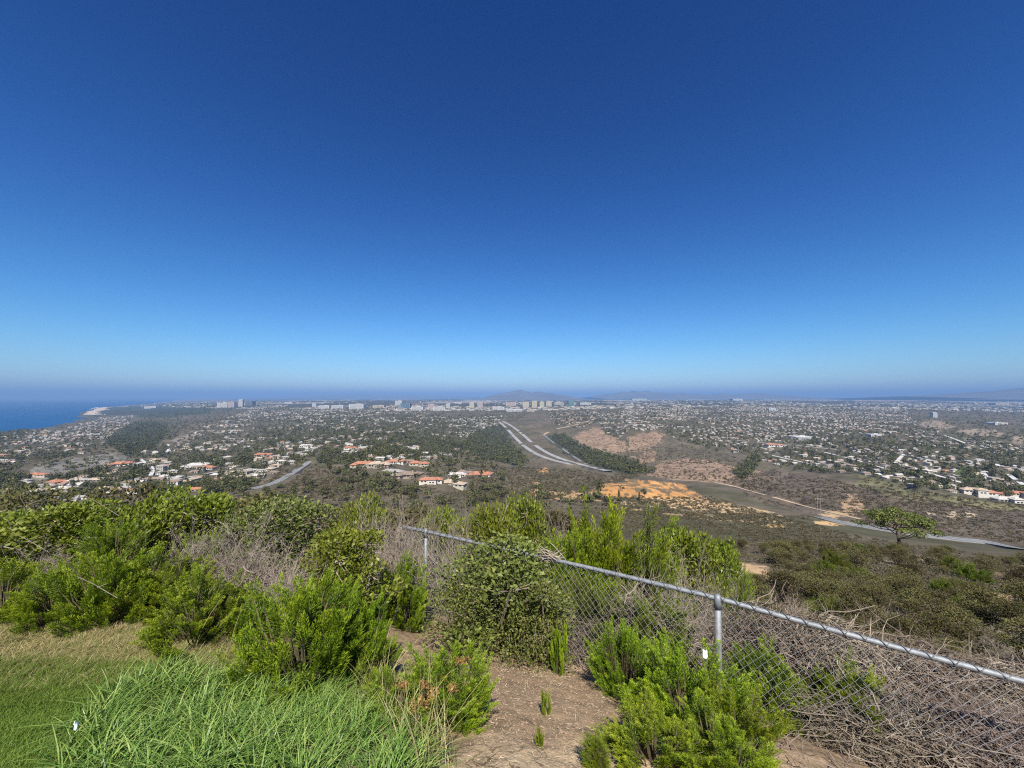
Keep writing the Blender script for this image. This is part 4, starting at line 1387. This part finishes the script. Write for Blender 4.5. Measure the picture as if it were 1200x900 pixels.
HEDGE, DEADG, RIGHTG, BACKG = 'bright green feathery shrubs along the lawn', 'grey dead brush', 'bright green feathery shrubs by the fence', 'shrubs beyond the fence'
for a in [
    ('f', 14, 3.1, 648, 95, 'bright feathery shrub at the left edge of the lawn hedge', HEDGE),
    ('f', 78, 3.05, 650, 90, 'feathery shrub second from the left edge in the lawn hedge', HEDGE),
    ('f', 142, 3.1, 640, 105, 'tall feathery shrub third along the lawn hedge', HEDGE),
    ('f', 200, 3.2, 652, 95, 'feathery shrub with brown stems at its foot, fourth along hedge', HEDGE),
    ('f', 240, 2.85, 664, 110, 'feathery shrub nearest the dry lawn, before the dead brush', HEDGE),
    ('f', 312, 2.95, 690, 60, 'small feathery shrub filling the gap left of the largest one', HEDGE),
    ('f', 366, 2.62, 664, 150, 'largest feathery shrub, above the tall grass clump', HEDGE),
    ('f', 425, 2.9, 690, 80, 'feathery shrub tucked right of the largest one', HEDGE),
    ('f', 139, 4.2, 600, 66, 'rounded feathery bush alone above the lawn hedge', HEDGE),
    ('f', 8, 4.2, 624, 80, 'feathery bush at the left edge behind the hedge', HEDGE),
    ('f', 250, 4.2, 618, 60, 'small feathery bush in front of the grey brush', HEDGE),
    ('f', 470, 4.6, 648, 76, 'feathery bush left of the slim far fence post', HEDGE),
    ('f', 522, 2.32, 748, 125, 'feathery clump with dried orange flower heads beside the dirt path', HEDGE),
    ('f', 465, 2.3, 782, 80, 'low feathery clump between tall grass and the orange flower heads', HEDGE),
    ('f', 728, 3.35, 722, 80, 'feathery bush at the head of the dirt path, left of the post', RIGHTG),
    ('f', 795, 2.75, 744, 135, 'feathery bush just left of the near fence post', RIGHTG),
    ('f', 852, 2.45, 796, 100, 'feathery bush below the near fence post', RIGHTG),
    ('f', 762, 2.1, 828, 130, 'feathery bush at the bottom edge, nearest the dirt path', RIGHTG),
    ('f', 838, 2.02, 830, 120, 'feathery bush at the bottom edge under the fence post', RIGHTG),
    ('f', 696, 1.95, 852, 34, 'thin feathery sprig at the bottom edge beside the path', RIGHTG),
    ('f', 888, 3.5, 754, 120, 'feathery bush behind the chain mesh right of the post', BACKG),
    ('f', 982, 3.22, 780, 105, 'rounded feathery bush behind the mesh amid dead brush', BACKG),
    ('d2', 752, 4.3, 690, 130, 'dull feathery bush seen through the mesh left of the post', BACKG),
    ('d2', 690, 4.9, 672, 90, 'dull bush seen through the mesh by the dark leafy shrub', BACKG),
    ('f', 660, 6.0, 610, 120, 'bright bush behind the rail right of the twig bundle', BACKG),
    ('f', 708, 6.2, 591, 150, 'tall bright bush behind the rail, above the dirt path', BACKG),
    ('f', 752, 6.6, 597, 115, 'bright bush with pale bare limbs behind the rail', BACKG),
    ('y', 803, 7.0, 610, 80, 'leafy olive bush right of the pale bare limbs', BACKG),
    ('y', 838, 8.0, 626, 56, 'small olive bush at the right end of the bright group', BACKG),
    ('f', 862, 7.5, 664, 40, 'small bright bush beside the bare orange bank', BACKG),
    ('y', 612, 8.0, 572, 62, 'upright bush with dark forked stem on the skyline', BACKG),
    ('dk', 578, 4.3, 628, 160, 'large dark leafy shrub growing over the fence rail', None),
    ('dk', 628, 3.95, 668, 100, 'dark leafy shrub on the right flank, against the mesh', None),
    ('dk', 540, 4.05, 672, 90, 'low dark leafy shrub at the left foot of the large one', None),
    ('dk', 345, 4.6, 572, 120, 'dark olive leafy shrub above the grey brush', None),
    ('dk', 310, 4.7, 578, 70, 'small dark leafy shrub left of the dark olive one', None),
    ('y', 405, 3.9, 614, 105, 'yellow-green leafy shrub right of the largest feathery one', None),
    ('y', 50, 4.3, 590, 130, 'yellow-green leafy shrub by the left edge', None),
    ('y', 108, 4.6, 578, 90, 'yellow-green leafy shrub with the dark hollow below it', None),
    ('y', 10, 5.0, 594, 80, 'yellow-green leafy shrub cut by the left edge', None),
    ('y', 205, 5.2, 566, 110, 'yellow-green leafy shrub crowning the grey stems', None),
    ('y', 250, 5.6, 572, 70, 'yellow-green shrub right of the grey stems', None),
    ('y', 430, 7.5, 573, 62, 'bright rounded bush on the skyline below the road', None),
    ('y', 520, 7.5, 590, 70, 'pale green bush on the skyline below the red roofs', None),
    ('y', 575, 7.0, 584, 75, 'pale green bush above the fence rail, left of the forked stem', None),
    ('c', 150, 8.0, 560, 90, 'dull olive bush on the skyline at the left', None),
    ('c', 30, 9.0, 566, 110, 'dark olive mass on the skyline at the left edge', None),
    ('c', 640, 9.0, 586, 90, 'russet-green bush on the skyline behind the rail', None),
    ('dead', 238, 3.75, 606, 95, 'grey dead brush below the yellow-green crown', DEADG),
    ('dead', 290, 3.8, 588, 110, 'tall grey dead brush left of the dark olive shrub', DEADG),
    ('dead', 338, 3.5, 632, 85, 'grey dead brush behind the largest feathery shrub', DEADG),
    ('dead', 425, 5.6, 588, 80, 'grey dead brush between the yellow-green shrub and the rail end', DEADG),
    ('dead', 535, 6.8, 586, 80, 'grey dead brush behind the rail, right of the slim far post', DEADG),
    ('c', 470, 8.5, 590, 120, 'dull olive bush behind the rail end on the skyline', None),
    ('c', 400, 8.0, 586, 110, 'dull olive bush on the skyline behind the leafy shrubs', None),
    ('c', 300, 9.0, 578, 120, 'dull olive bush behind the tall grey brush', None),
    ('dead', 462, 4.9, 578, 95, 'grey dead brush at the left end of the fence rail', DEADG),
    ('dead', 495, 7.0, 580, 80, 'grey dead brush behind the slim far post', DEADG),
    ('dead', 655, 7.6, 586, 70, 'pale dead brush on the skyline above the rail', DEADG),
    ('dead', 70, 3.9, 628, 100, 'grey twigs under the yellow-green shrub at left', DEADG),
    ('dead', 780, 5.6, 640, 110, 'pale dead limbs behind the rail left of the near post', DEADG),
    ('dead', 830, 6.0, 650, 80, 'grey dead brush behind the rail at the near post', DEADG),
    ('brush', 745, 4.4, 700, 130, 'brown fallen brush behind the mesh left of the near post', DEADG),
    ('brush', 690, 4.6, 720, 110, 'brown fallen brush at the foot of the mesh', DEADG),
    ('brush', 900, 4.3, 706, 150, 'brown dead brush behind the rail just right of the post', DEADG),
    ('brush', 970, 4.0, 722, 170, 'brown dead brush heaped against the mesh, second from post', DEADG),
    ('brush', 1060, 3.8, 748, 180, 'brown dead brush heaped against the mesh, third from post', DEADG),
    ('brush', 1150, 3.6, 776, 180, 'brown dead brush under the rail near the right edge', DEADG),
    ('brush', 1225, 3.4, 800, 170, 'brown dead brush cut by the right edge', DEADG),
    ('brush', 935, 3.15, 862, 120, 'brown dead brush below the rounded feathery bush', DEADG),
    ('brush', 1040, 2.9, 830, 190, 'brown dead brush at the bottom, right of the bushes', DEADG),
    ('brush', 1130, 2.8, 840, 190, 'brown dead brush at the bottom right', DEADG),
    ('brush', 1210, 2.7, 860, 190, 'brown dead brush in the bottom right corner', DEADG),
    ('brush', 880, 4.3, 748, 120, 'brown dead brush low behind the near post', DEADG),
]:
    shrub(a[0], *a[1:6], a[6])
shrub('s', 653, 3.62, 727, 22, 'largest green seedling, at the foot of the dark leafy shrub', 'green seedlings on the dirt path', 'seedling', 'seedling')
shrub('s', 638, 2.52, 802, 13, 'middle green seedling on the bare dirt', 'green seedlings on the dirt path', 'seedling', 'seedling')
shrub('s', 632, 2.08, 847, 12, 'smallest green seedling near the cracked clay', 'green seedlings on the dirt path', 'seedling', 'seedling')

# chaparral on the slope right of the fence, each bush on its own
k = 0
tried = 0
pts_done = []
while k < 265 and tried < 20000:
    tried += 1
    px_, Y_ = rng.uniform(770, 1260), math.exp(rng.uniform(math.log(5.6), math.log(70)))
    X_ = (px_ - CX) / F * Y_
    z_ = float(height(X_, Y_))
    qx, qy = project(X_, Y_, z_)
    if any(((qx - a_) / rx) ** 2 + ((qy - b_) / ry) ** 2 < 1 for a_, b_, rx, ry in ((873, 672, 36, 20), (1168, 706, 26, 22))):
        continue
    if px_ < 870 and Y_ < 14:
        continue
    sz = rng.uniform(1.0, 2.0) * (.45 if Y_ < 9 else .65 if Y_ < 14 else .95) * (1.35 if Y_ > 35 else 1)
    if any(math.hypot(X_ - a_, Y_ - b_) < .34 * (sz + s_) for a_, b_, s_ in pts_done):
        continue
    pts_done.append((X_, Y_, sz))
    k += 1
    dist = 'just beyond the rail' if Y_ < 10 else 'low on the near slope' if Y_ < 18 else 'on the middle of the slope' if Y_ < 36 else 'along the crest of the slope'
    side = 'left of bare orange bank' if qx < 850 else 'at bare orange bank' if qx < 930 else 'below utility pole' if qx < 1000 else 'below lone pine' if qx < 1090 else 'left of tan scar' if qx < 1150 else 'by tan scar'
    if rng.random() < (.30 if Y_ < 14 else .12):
        link('dead_shrub', DD[rng.integers(0, 2)], (X_, Y_, z_ - .05), rng.uniform(0, 6.28), (sz, sz, sz * .75), label=f'grey dead shrub {dist}, {side}', category='dead shrub', group='dead shrubs on the chaparral slope')
        continue
    src = CHM[rng.integers(0, 3)] if rng.random() < .93 else FE2[rng.integers(0, 2)]
    root = link('shrub', None, (X_, Y_, z_ - .05), rng.uniform(0, 6.28), (sz * 1.25, sz * 1.25, sz * rng.uniform(.75, 1.0)), label=f'olive chaparral bush {dist}, {side}', category='shrub', group='chaparral bushes on the right-hand slope')
    link('foliage', src[0], parent=root)
    link('stem', src[1], parent=root)
# and on the slope behind the hedge and in the centre
k = 0
while k < 60:
    px_, Y_ = rng.uniform(-20, 780), math.exp(rng.uniform(math.log(9), math.log(66)))
    X_ = (px_ - CX) / F * Y_
    z_ = float(height(X_, Y_))
    sz = rng.uniform(1.2, 2.2)
    k += 1
    side = 'behind the yellow-green shrubs' if px_ < 180 else 'behind the tall grey brush' if px_ < 380 else 'below the red-roofed row' if px_ < 600 else 'below the orange cut'
    src = CHM[rng.integers(0, 3)]
    root = link('shrub', None, (X_, Y_, z_ - .05), rng.uniform(0, 6.28), (sz * 1.3, sz * 1.3, sz), label=f'olive bush on the falling slope {side}', category='shrub', group='olive bushes on the slope behind the hedge')
    link('foliage', src[0], parent=root)
    link('stem', src[1], parent=root)

# low growth covering the ground between the bushes
up_ = np.stack([rng.uniform(740, 1290, 5200), np.exp(rng.uniform(math.log(7), math.log(78), 5200))], 1)
ux_ = (up_[:, 0] - CX) / F * up_[:, 1]
uz_ = height(ux_, up_[:, 1])
uqx, uqy = project(ux_, up_[:, 1], uz_)
uk = np.ones(len(ux_), bool)
for a_, b_, rx, ry in ((873, 674, 34, 15), (1166, 708, 24, 16), (838, 690, 14, 18)):
    uk &= ((uqx - a_) / rx) ** 2 + ((uqy - b_) / ry) ** 2 > 1
ul = np.stack([ux_, up_[:, 1], uz_ - .03], 1)[uk]
us = rng.uniform(.12, .42, len(ul)) * np.clip(ul[:, 1] / 22, .7, 1.6)
usp = []
for _ in range(3):
    m_ = MB()
    crown(m_, 110, [(0, 0, .4, 1.2, .7), (.8, .2, .35, .9, .5), (-.7, -.4, .3, .9, .5)], .22)
    usp.append(m_)
link('undergrowth', merged_copies('undergrowth', usp, rng.integers(0, 3, len(ul)), ul, rng.uniform(0, 6.28, len(ul)), np.stack([us, us, us], 1), [mchap2], rng.normal(0, .22, len(ul))),
     kind='stuff', label='low grey-green growth between the chaparral bushes', category='undergrowth')

# the lone pine
mpine = leafmat('pine_needles', (.06, .08, .018), (.125, .155, .036), (.21, .235, .065), .25, .6, .2, .05)
Yp = 64.0
p, h, wd = at_sight(1047, Yp, 589, 92)
root = link('pine_tree', None, p, 0, label='lone umbrella-shaped pine standing above the grey road', category='tree')
mc, mk = MB(), MB()
mk.tube([(0, 0, -1.5), (.15, 0, h * .25), (-.1, .1, h * .55), (.3, .1, h * .8)], [.30, .24, .18, .08], 7)
for q in range(44):
    th = rng.uniform(0, 6.28)
    rr_ = rng.uniform(.25, 1.0) * wd * .5
    zc = h * (.56 + .36 * (1 - (rr_ / (wd * .5)) ** 1.6) * rng.uniform(.5, 1.0)) - (.10 * h if q % 3 == 0 else 0)
    if rr_ * math.cos(th) > wd * .2:
        zc -= h * .07 * rng.random()
    e = np.array([rr_ * math.cos(th), rr_ * math.sin(th) * .8, zc])
    s0 = np.array([0, 0, h * rng.uniform(.3, .7)])
    mk.tube([s0, s0 * .5 + e * .5 + np.array([0, 0, -.25]), e], [.10, .06, .025], 4)
    crown(mc, 230, [(e[0], e[1], e[2], wd * rng.uniform(.06, .11), h * rng.uniform(.04, .07))], .24)
link('crown', mc.mesh('crown', [mpine]), parent=root)
link('trunk', mk.mesh('trunk', [mbark]), parent=root)

# ---------------------------------------------------------------- chain-link fence
mgal, t, b = material('galvanised_steel', .62, .4)
f = noise(t, 25, 5)
t.links.new(ramp(t, f, [(.3, (.17, .18, .183)), (.7, (.31, .32, .325))]), b.inputs['Base Color'])
b.inputs['Metallic'].default_value = .35
mwire = simple('wire_steel', (.31, .31, .30), .6, .2, 20, .5, .3)
mwrap = simple('dark_wire', (.13, .13, .13), .6, .2, 20, .4, .3)
RAIL = np.array([(-1.60, 5.72, -1.905), (-1.19, 5.4, -1.855), (1.78, 3.4, -1.74), (3.32, 2.5, -1.825), (6.6, .55, -2.0)])
def rail_at(s):
    d = np.concatenate([[0], np.cumsum(np.linalg.norm(np.diff(RAIL[:, :2], axis=0), axis=1))])
    s = np.atleast_1d(s)
    return np.stack([np.interp(s, d, RAIL[:, q]) for q in range(3)], -1), d
_, dcum = rail_at(0.)
fence = link('chain_link_fence', None, (1.78, 3.4, -2.7), label='low galvanised chain-link fence running down past the shrubs', category='fence')
inv = -np.array([1.78, 3.4, -2.7])
mb = MB()
ss = np.linspace(0, dcum[-1], 90)
rp, _ = rail_at(ss)
rp[:, 2] -= .006 * np.sin(ss * 1.7)
mb.tube(rp + inv, .0195, 10, cap=True)
link('top_rail', mb.mesh('top_rail', [mgal], True), parent=fence)
for P, rad in ((RAIL[1], .022), (RAIL[2], .026), (RAIL[4], .028)):
    mb = MB()
    gz = float(height(P[0], P[1]))
    q = P + inv
    mb.tube([q + (0, 0, gz - P[2] - .1), q + (0, 0, -.018)], rad, 12, cap=True)
    po = link('post', mb.mesh('post', [mgal], True), parent=fence)
    mb = MB()
    mb.tube([q + (0, 0, -.09), q + (0, 0, -.02), q + (0, 0, .012), q + (0, 0, .03)], [rad * 1.2, rad * 1.2, rad * 1.15, rad * .5], 12, cap=True)
    link('post_cap', mb.mesh('post_cap', [mgal], True), parent=po)
# woven mesh: every wire zig-zags down and hooks its neighbour
pitch = .034
mb = MB()
ns = int(dcum[-1] / (pitch / 2))
for i in range(int(dcum[-1] / pitch)):
    s0 = (i + .5) * pitch
    top, _ = rail_at(s0)
    hgt = top[0, 2] - float(height(top[0, 0], top[0, 1])) - .03
    kk_ = np.arange(int(hgt / (pitch * 1.18)) + 1)
    sg_ = np.where((kk_ + i) % 2 == 0, 1.0, -1.0)
    pp, _ = rail_at(np.clip(s0 + sg_ * pitch / 2 + .004 * np.sin(kk_ * 1.3 + i * .7), 0, dcum[-1]))
    belly = .03 * np.sin(kk_ / max(len(kk_) - 1, 1) * math.pi) * math.sin(s0 * 1.9)
    off = .0022 * sg_ * (1 if i % 2 else -1) + belly
    pts = np.stack([pp[:, 0] + off * .55, pp[:, 1] + off * .83, pp[:, 2] - .015 - kk_ * pitch * 1.18], 1) + inv
    mb.tube(pts, .0016, 4)
link('chain_mesh', mb.mesh('chain_mesh', [mwire]), parent=fence)
mb = MB()
for sgn in (1, -1):
    sA = np.arange(0, dcum[-1], .014)
    pp, _ = rail_at(sA)
    an = sgn * sA / .115 * 2 * math.pi
    dirv = unit(np.gradient(pp, axis=0))
    sidev = unit(np.cross(dirv, (0, 0, 1)))
    upv = np.cross(sidev, dirv)
    mb.tube(pp + inv + (np.cos(an)[:, None] * sidev + np.sin(an)[:, None] * upv) * .0228, .0044, 4)
link('wrap_wire', mb.mesh('wrap_wire', [mwrap]), parent=fence)

# bundle of dead twigs caught on the rail
mb = MB()
for _ in range(26):
    p0 = rng.normal(0, .03, 3)
    d = unit(np.array([1, -.6, .05]) + rng.normal(0, .45, 3))
    L = rng.uniform(.12, .32)
    mb.tube([p0 - d * L * .5, p0 + rng.normal(0, .02, 3), p0 + d * L * .5], [.003, .007, .002], 4)
pr, _ = rail_at(dcum[1] + 1.95)
link('twig_bundle', mb.mesh('twig_bundle', [mtwig]), pr[0] + np.array([0, 0, .035]), label='pale bundle of dead twigs lying on the fence rail', category='twigs')

# pale bare limbs
for (px_, Y_, top, lab, lean) in [(745, 5.6, 622, 'pale bare limb forking up behind the rail, left of its twin', .25), (760, 5.8, 612, 'taller pale bare limb leaning right behind the rail', .45), (612, 6.8, 580, 'dark forked limb on the skyline bush', .1)]:
    p, h, _ = at_sight(px_, Y_, top, 40)
    mb = MB()
    def limb(p0, d, L, r, lev):
        pts, q = [p0], p0
        for _ in range(5):
            d = unit(d + rng.normal(0, .16, 3))
            q = q + d * L / 5
            pts.append(q)
        mb.tube(pts, np.linspace(r, r * .5, 6), 6, cap=True)
        if lev < 3:
            for _ in range(2):
                limb(pts[rng.integers(2, 6)], unit(d + rng.normal(0, .45, 3)), L * .62, r * .55, lev + 1)
    limb(np.zeros(3), unit(np.array([lean, 0, 1.0])), h * .5, .024, 0)
    link('dead_branch', mb.mesh('dead_branch', [mtwig]), p, label=lab, category='branch')
for (px_, Y_, top, wpx, dx, lab) in [(110, 4.0, 578, 30, .35, 'long straw-coloured stick slanting over the yellow-green shrub'), (30, 3.7, 622, 30, .3, 'grey forked stick poking from the hedge at left'), (108, 2.75, 672, 26, .25, 'thin straw stalk lying across the lawn hedge')]:
    p, h, _ = at_sight(px_, Y_, top, wpx)
    mb = MB()
    a0 = np.array([-.06, 0, h])
    e_ = a0 + np.array([dx * .75, .10, -.40 * dx - .10])
    mb.tube([a0, a0 * .6 + e_ * .4 + (.004, 0, .006), e_], [.0014, .0022, .0028], 5, cap=True)
    mb.tube([a0 * .5 + e_ * .5, a0 * .35 + e_ * .65 + (.03, 0, .05)], [.0025, .001], 4, cap=True)
    link('stick', mb.mesh('stick', [mtwig]), p, label=lab, category='stick')

# dried orange flower heads on the path-side clump
mflow = leafmat('dried_flowers', (.15, .085, .03), (.27, .16, .05), (.38, .27, .09), .2, .8, .1, .2)
for q, (px_, Y_, top) in enumerate([(497, 2.15, 798), (512, 2.1, 808), (520, 2.2, 790), (541, 2.25, 770), (505, 2.05, 818), (472, 2.15, 800), (533, 2.15, 800), (490, 2.0, 822)]):
    p, h, _ = at_sight(px_, Y_, top, 20)
    mf, mst = MB(), MB()
    for s_ in range(5):
        e = np.array([rng.normal(0, .016), rng.normal(0, .016), h + rng.normal(0, .008)])
        mst.tube([(0, 0, h * .2), (e[0] * .4, e[1] * .4, h * .7), e], [.003, .0025, .0015], 3)
        crown(mf, 26, [(e[0], e[1], e[2], .026, .02)], .013)
    names = ['left of the clump', 'low in the middle', 'high in the middle', 'topmost by the path', 'lowest in the middle', 'farthest left', 'on the right', 'lowest left']
    root = link('dried_weed', None, p, label=f'dried orange flower head {names[q]}, on the path-side clump', category='weed', group='dried orange weeds by the path')
    link('flower_head', mf.mesh('flower_head', [mflow]), parent=root)
    link('stem', mst.mesh('stem', [mstem]), parent=root)

# small scraps
mpaper = simple('white_paper', (.72, .75, .80), .7, .08, 20)
for (px_, Y_, top, s_, lab) in [(821, 2.62, 758, .024, 'small white scrap caught on the bush beside the post'), (103, 1.72, 842, .014, 'tiny white scrap in the tall grass at left')]:
    p, h, _ = at_sight(px_, Y_, top, 6)
    a = rng.normal(0, .25, (25, 3))
    gxx, gyy = np.meshgrid(np.linspace(-1, 1, 5), np.linspace(-1, 1, 5))
    Vv = np.stack([gxx.ravel() * .6, rng.normal(0, .25, 25), gyy.ravel() + .3 * rng.normal(0, 1, 25)], 1) * s_ + np.array([0, 0, h - s_])
    qd = [(r_ * 5 + c_, r_ * 5 + c_ + 1, r_ * 5 + c_ + 6, r_ * 5 + c_ + 5) for r_ in range(4) for c_ in range(4)]
    mb = MB()
    mb.add(Vv, Q=qd)
    mb.add(Vv + np.array([0, .002, 0]), Q=[q_[::-1] for q_ in qd])
    link('paper_scrap', mb.mesh('paper_scrap', [mpaper]), p, label=lab, category='litter')

# ---------------------------------------------------------------- grasses and ground litter
mgrass = leafmat('tall_grass_blades', (.055, .115, .016), (.14, .235, .036), (.31, .38, .095), .2, .45, .4, 0)
mlawn = leafmat('lawn_blades', (.06, .108, .014), (.115, .182, .023), (.19, .26, .042), .3, .6, .2, 0)
mchaff = leafmat('chaff', (.24, .17, .11), (.42, .31, .20), (.62, .50, .35), .1, .8, .2, 0)
mstraw = leafmat('straw', (.19, .16, .06), (.32, .27, .115), (.50, .42, .21), .2, .7, .2, 0)


def blades(name, XY, L, W, lean, mat, label, seg=4, droop=.9, tint0=.5, cat='grass', tufts=0):
    n_ = len(XY)
    th = rng.uniform(0, 6.28, n_)
    if tufts:
        c_ = XY[rng.integers(0, n_, tufts)]
        k_ = rng.integers(0, tufts, n_)
        o_ = rng.normal(0, .028, (n_, 2))
        XY = np.where((rng.random(n_) < .8)[:, None], c_[k_] + o_, XY)
        th = np.where(rng.random(n_) < .8, np.arctan2(o_[:, 1], o_[:, 0]), th)
        tint0 = tint0 + rng.normal(0, .13, tufts)[k_]
        L = L * rng.uniform(.75, 1.25, tufts)[k_]
    d = np.stack([np.cos(th), np.sin(th)], 1) * lean[:, None] + rng.normal(0, .05, (n_, 2)) + np.array([.18, -.05]) * lean.mean()
    Z0 = height(XY[:, 0], XY[:, 1]) - .01
    sidev = unit(np.stack([-d[:, 1], d[:, 0]], 1))
    sidev = unit(sidev + rng.normal(0, .5, (n_, 2)))
    rows = []
    for k in range(seg + 1):
        s = k / seg
        hz_ = L * (s - droop * .35 * lean * s * s)
        xy = XY + d * (L * s * s * .9)[:, None] + d * (L * s * .3)[:, None]
        wv_ = (W * (1 - s) ** .7 * .5)[:, None] if k else (W * .4)[:, None]
        a = np.concatenate([xy - sidev * wv_, (Z0 + hz_)[:, None]], 1)
        b_ = np.concatenate([xy + sidev * wv_, (Z0 + hz_)[:, None]], 1)
        rows += [a, b_]
    Vv = np.stack(rows, 1).reshape(-1, 3)
    per = 2 * (seg + 1)
    o = np.arange(n_)[:, None] * per
    Qs = np.concatenate([np.stack([o[:, 0] + 2 * k, o[:, 0] + 2 * k + 1, o[:, 0] + 2 * k + 3, o[:, 0] + 2 * k + 2], 1) for k in range(seg)])
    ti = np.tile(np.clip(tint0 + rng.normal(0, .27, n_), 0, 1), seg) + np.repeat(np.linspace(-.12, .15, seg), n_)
    return link(name, mesh_np(name, Vv, [Qs], [mat], None, {'tint': ('FACE', 'FLOAT', np.clip(ti, 0, 1))}), kind='stuff', label=label, category=cat)


def scatter(n_, poly):
    q = sample(n_, [poly], [1.0])
    return ground(q[:, 0], q[:, 1])[:, :2]


def world_scatter(n_, poly):
    """uniform over the ground area that the sighted outline encloses"""
    c_ = np.array([ground(a, b_)[0][:2] for a, b_ in poly])
    return sample(n_, [c_.tolist()], [1.0])


TALL = [(80, 900), (95, 855), (140, 815), (215, 785), (330, 795), (420, 812), (470, 850), (500, 930), (500, 1100), (60, 1100)]
xy = world_scatter(8200, TALL)
blades('tall_grass', xy, rng.uniform(.07, .17, len(xy)), rng.uniform(.005, .009, len(xy)), rng.uniform(.25, 1.5, len(xy)), mgrass, 'lush blue-green tall grass clump spilling over the lawn', 5, tufts=330)
xy = world_scatter(800, [(215, 765), (330, 775), (440, 790), (480, 830), (540, 900), (500, 930), (420, 800)])
blades('tall_grass', xy, rng.uniform(.18, .42, len(xy)), rng.uniform(.004, .007, len(xy)), rng.uniform(.2, .8, len(xy)), mstraw, 'straw-pale grass stems along the edge of the tall clump', 5)
xy = world_scatter(900, [(420, 640), (470, 690), (440, 770), (420, 790), (380, 740)])
blades('tall_grass', xy, rng.uniform(.3, .6, len(xy)), rng.uniform(.005, .009, len(xy)), rng.uniform(.3, 1, len(xy)), mgrass, 'long arching grass right of the largest feathery shrub', 6)
LAWN = [(-60, 800), (110, 800), (190, 800), (150, 920), (-60, 920)]
xy = world_scatter(52000, LAWN)
blades('lawn_grass', xy, rng.uniform(.015, .035, len(xy)), rng.uniform(.003, .006, len(xy)), rng.uniform(.3, 1.2, len(xy)), mlawn, 'short mown green lawn in the bottom left corner', 2, .5)
DRY = [(-220, 738), (130, 735), (330, 770), (250, 800), (100, 810), (-220, 830)]
xy = np.vstack([world_scatter(10000, DRY), world_scatter(15000, [(-220, 736), (130, 733), (330, 768), (230, 782), (90, 782), (-220, 790)])])
blades('dry_grass', xy, rng.uniform(.02, .07, len(xy)), rng.uniform(.002, .004, len(xy)), rng.uniform(.6, 1.6, len(xy)), mstraw, 'dry straw-coloured grass between lawn and hedge', 3, .8)
xy = np.vstack([world_scatter(11000, DRY), world_scatter(20000, [(-150, 778), (90, 774), (240, 785), (220, 812), (90, 830), (-150, 830)])])
blades('dry_grass', xy, rng.uniform(.02, .06, len(xy)), rng.uniform(.002, .004, len(xy)), rng.uniform(.4, 1.2, len(xy)), mlawn, 'thin green blades mixed into the dry grass', 3, .6)

PATH = [(590, 755), (700, 755), (720, 800), (730, 850), (700, 930), (530, 930), (560, 850), (580, 800)]
xy = world_scatter(4600, PATH)
extra = world_scatter(3600, [(440, 745), (590, 750), (720, 770), (720, 800), (560, 800)])
xy = np.vstack([xy, extra])
Zg = height(xy[:, 0], xy[:, 1])
P = np.concatenate([xy, (Zg + rng.uniform(.003, .012, len(xy)))[:, None]], 1)
th = rng.uniform(0, 6.28, len(xy))
A = unit(np.stack([np.cos(th), np.sin(th), rng.normal(0, .15, len(xy))], 1))
N = unit(np.stack([rng.normal(0, .3, len(xy)), rng.normal(0, .3, len(xy)), np.ones(len(xy))], 1))
mb = MB()
mb.leaves(P, A, N, rng.uniform(.008, .030, len(xy)) * np.where(rng.random(len(xy)) < .12, 2.6, 1), rng.uniform(.0015, .0038, len(xy)), tint=rng.random(len(xy)))
link('straw_litter', mb.mesh('straw_litter', [mchaff]), kind='stuff', label='scattered straw and chaff on the dirt path', category='straw')
mb = MB()
xy = world_scatter(2200, PATH)
for (x_, y_) in xy:
    s_ = .003 + .008 * rng.random() ** 3
    z_ = float(height(x_, y_))
    Vv = rand_dir(6) * s_
    Vv = np.array([(1, 0, 0), (0, 1, 0), (-1, 0, 0), (0, -1, 0), (0, 0, .7), (0, 0, -.7)]) * s_ * rng.uniform(.6, 1.3, (6, 1)) + (x_, y_, z_ + s_ * .3)
    mb.add(Vv, T=[(0, 1, 4), (1, 2, 4), (2, 3, 4), (3, 0, 4), (1, 0, 5), (2, 1, 5), (3, 2, 5), (0, 3, 5)])
link('pebbles', mb.mesh('pebbles', [simple('clod', (.27, .19, .13), .95, .3, 8)]), kind='stuff', label='small clods and pebbles on the dirt path', category='pebbles')
# fallen twigs under the shrubs and the brush behind the mesh
mb = MB()
for (poly, n_) in (([(840, 800), (940, 740), (1260, 800), (1300, 1000), (860, 930)], 2600), ([(690, 740), (840, 770), (860, 700), (700, 690)], 900), ([(440, 745), (590, 755), (700, 765), (560, 790), (470, 770)], 260), ([(280, 735), (400, 800), (440, 780), (330, 700)], 150)):
    xy = world_scatter(n_, poly)
    for (x_, y_) in xy:
        z_ = float(height(x_, y_)) + rng.uniform(.005, .10)
        d = unit(np.array([rng.normal(), rng.normal(), rng.normal(0, .25)]))
        L = rng.uniform(.06, .3)
        p0 = np.array([x_, y_, z_])
        mb.tube([p0 - d * L / 2, p0 + rng.normal(0, .015, 3), p0 + d * L / 2], [.002, .003, .001], 3)
link('twig_litter', mb.mesh('twig_litter', [mtwig2]), kind='stuff', label='broken brown twigs littering the ground under the brush', category='twigs')
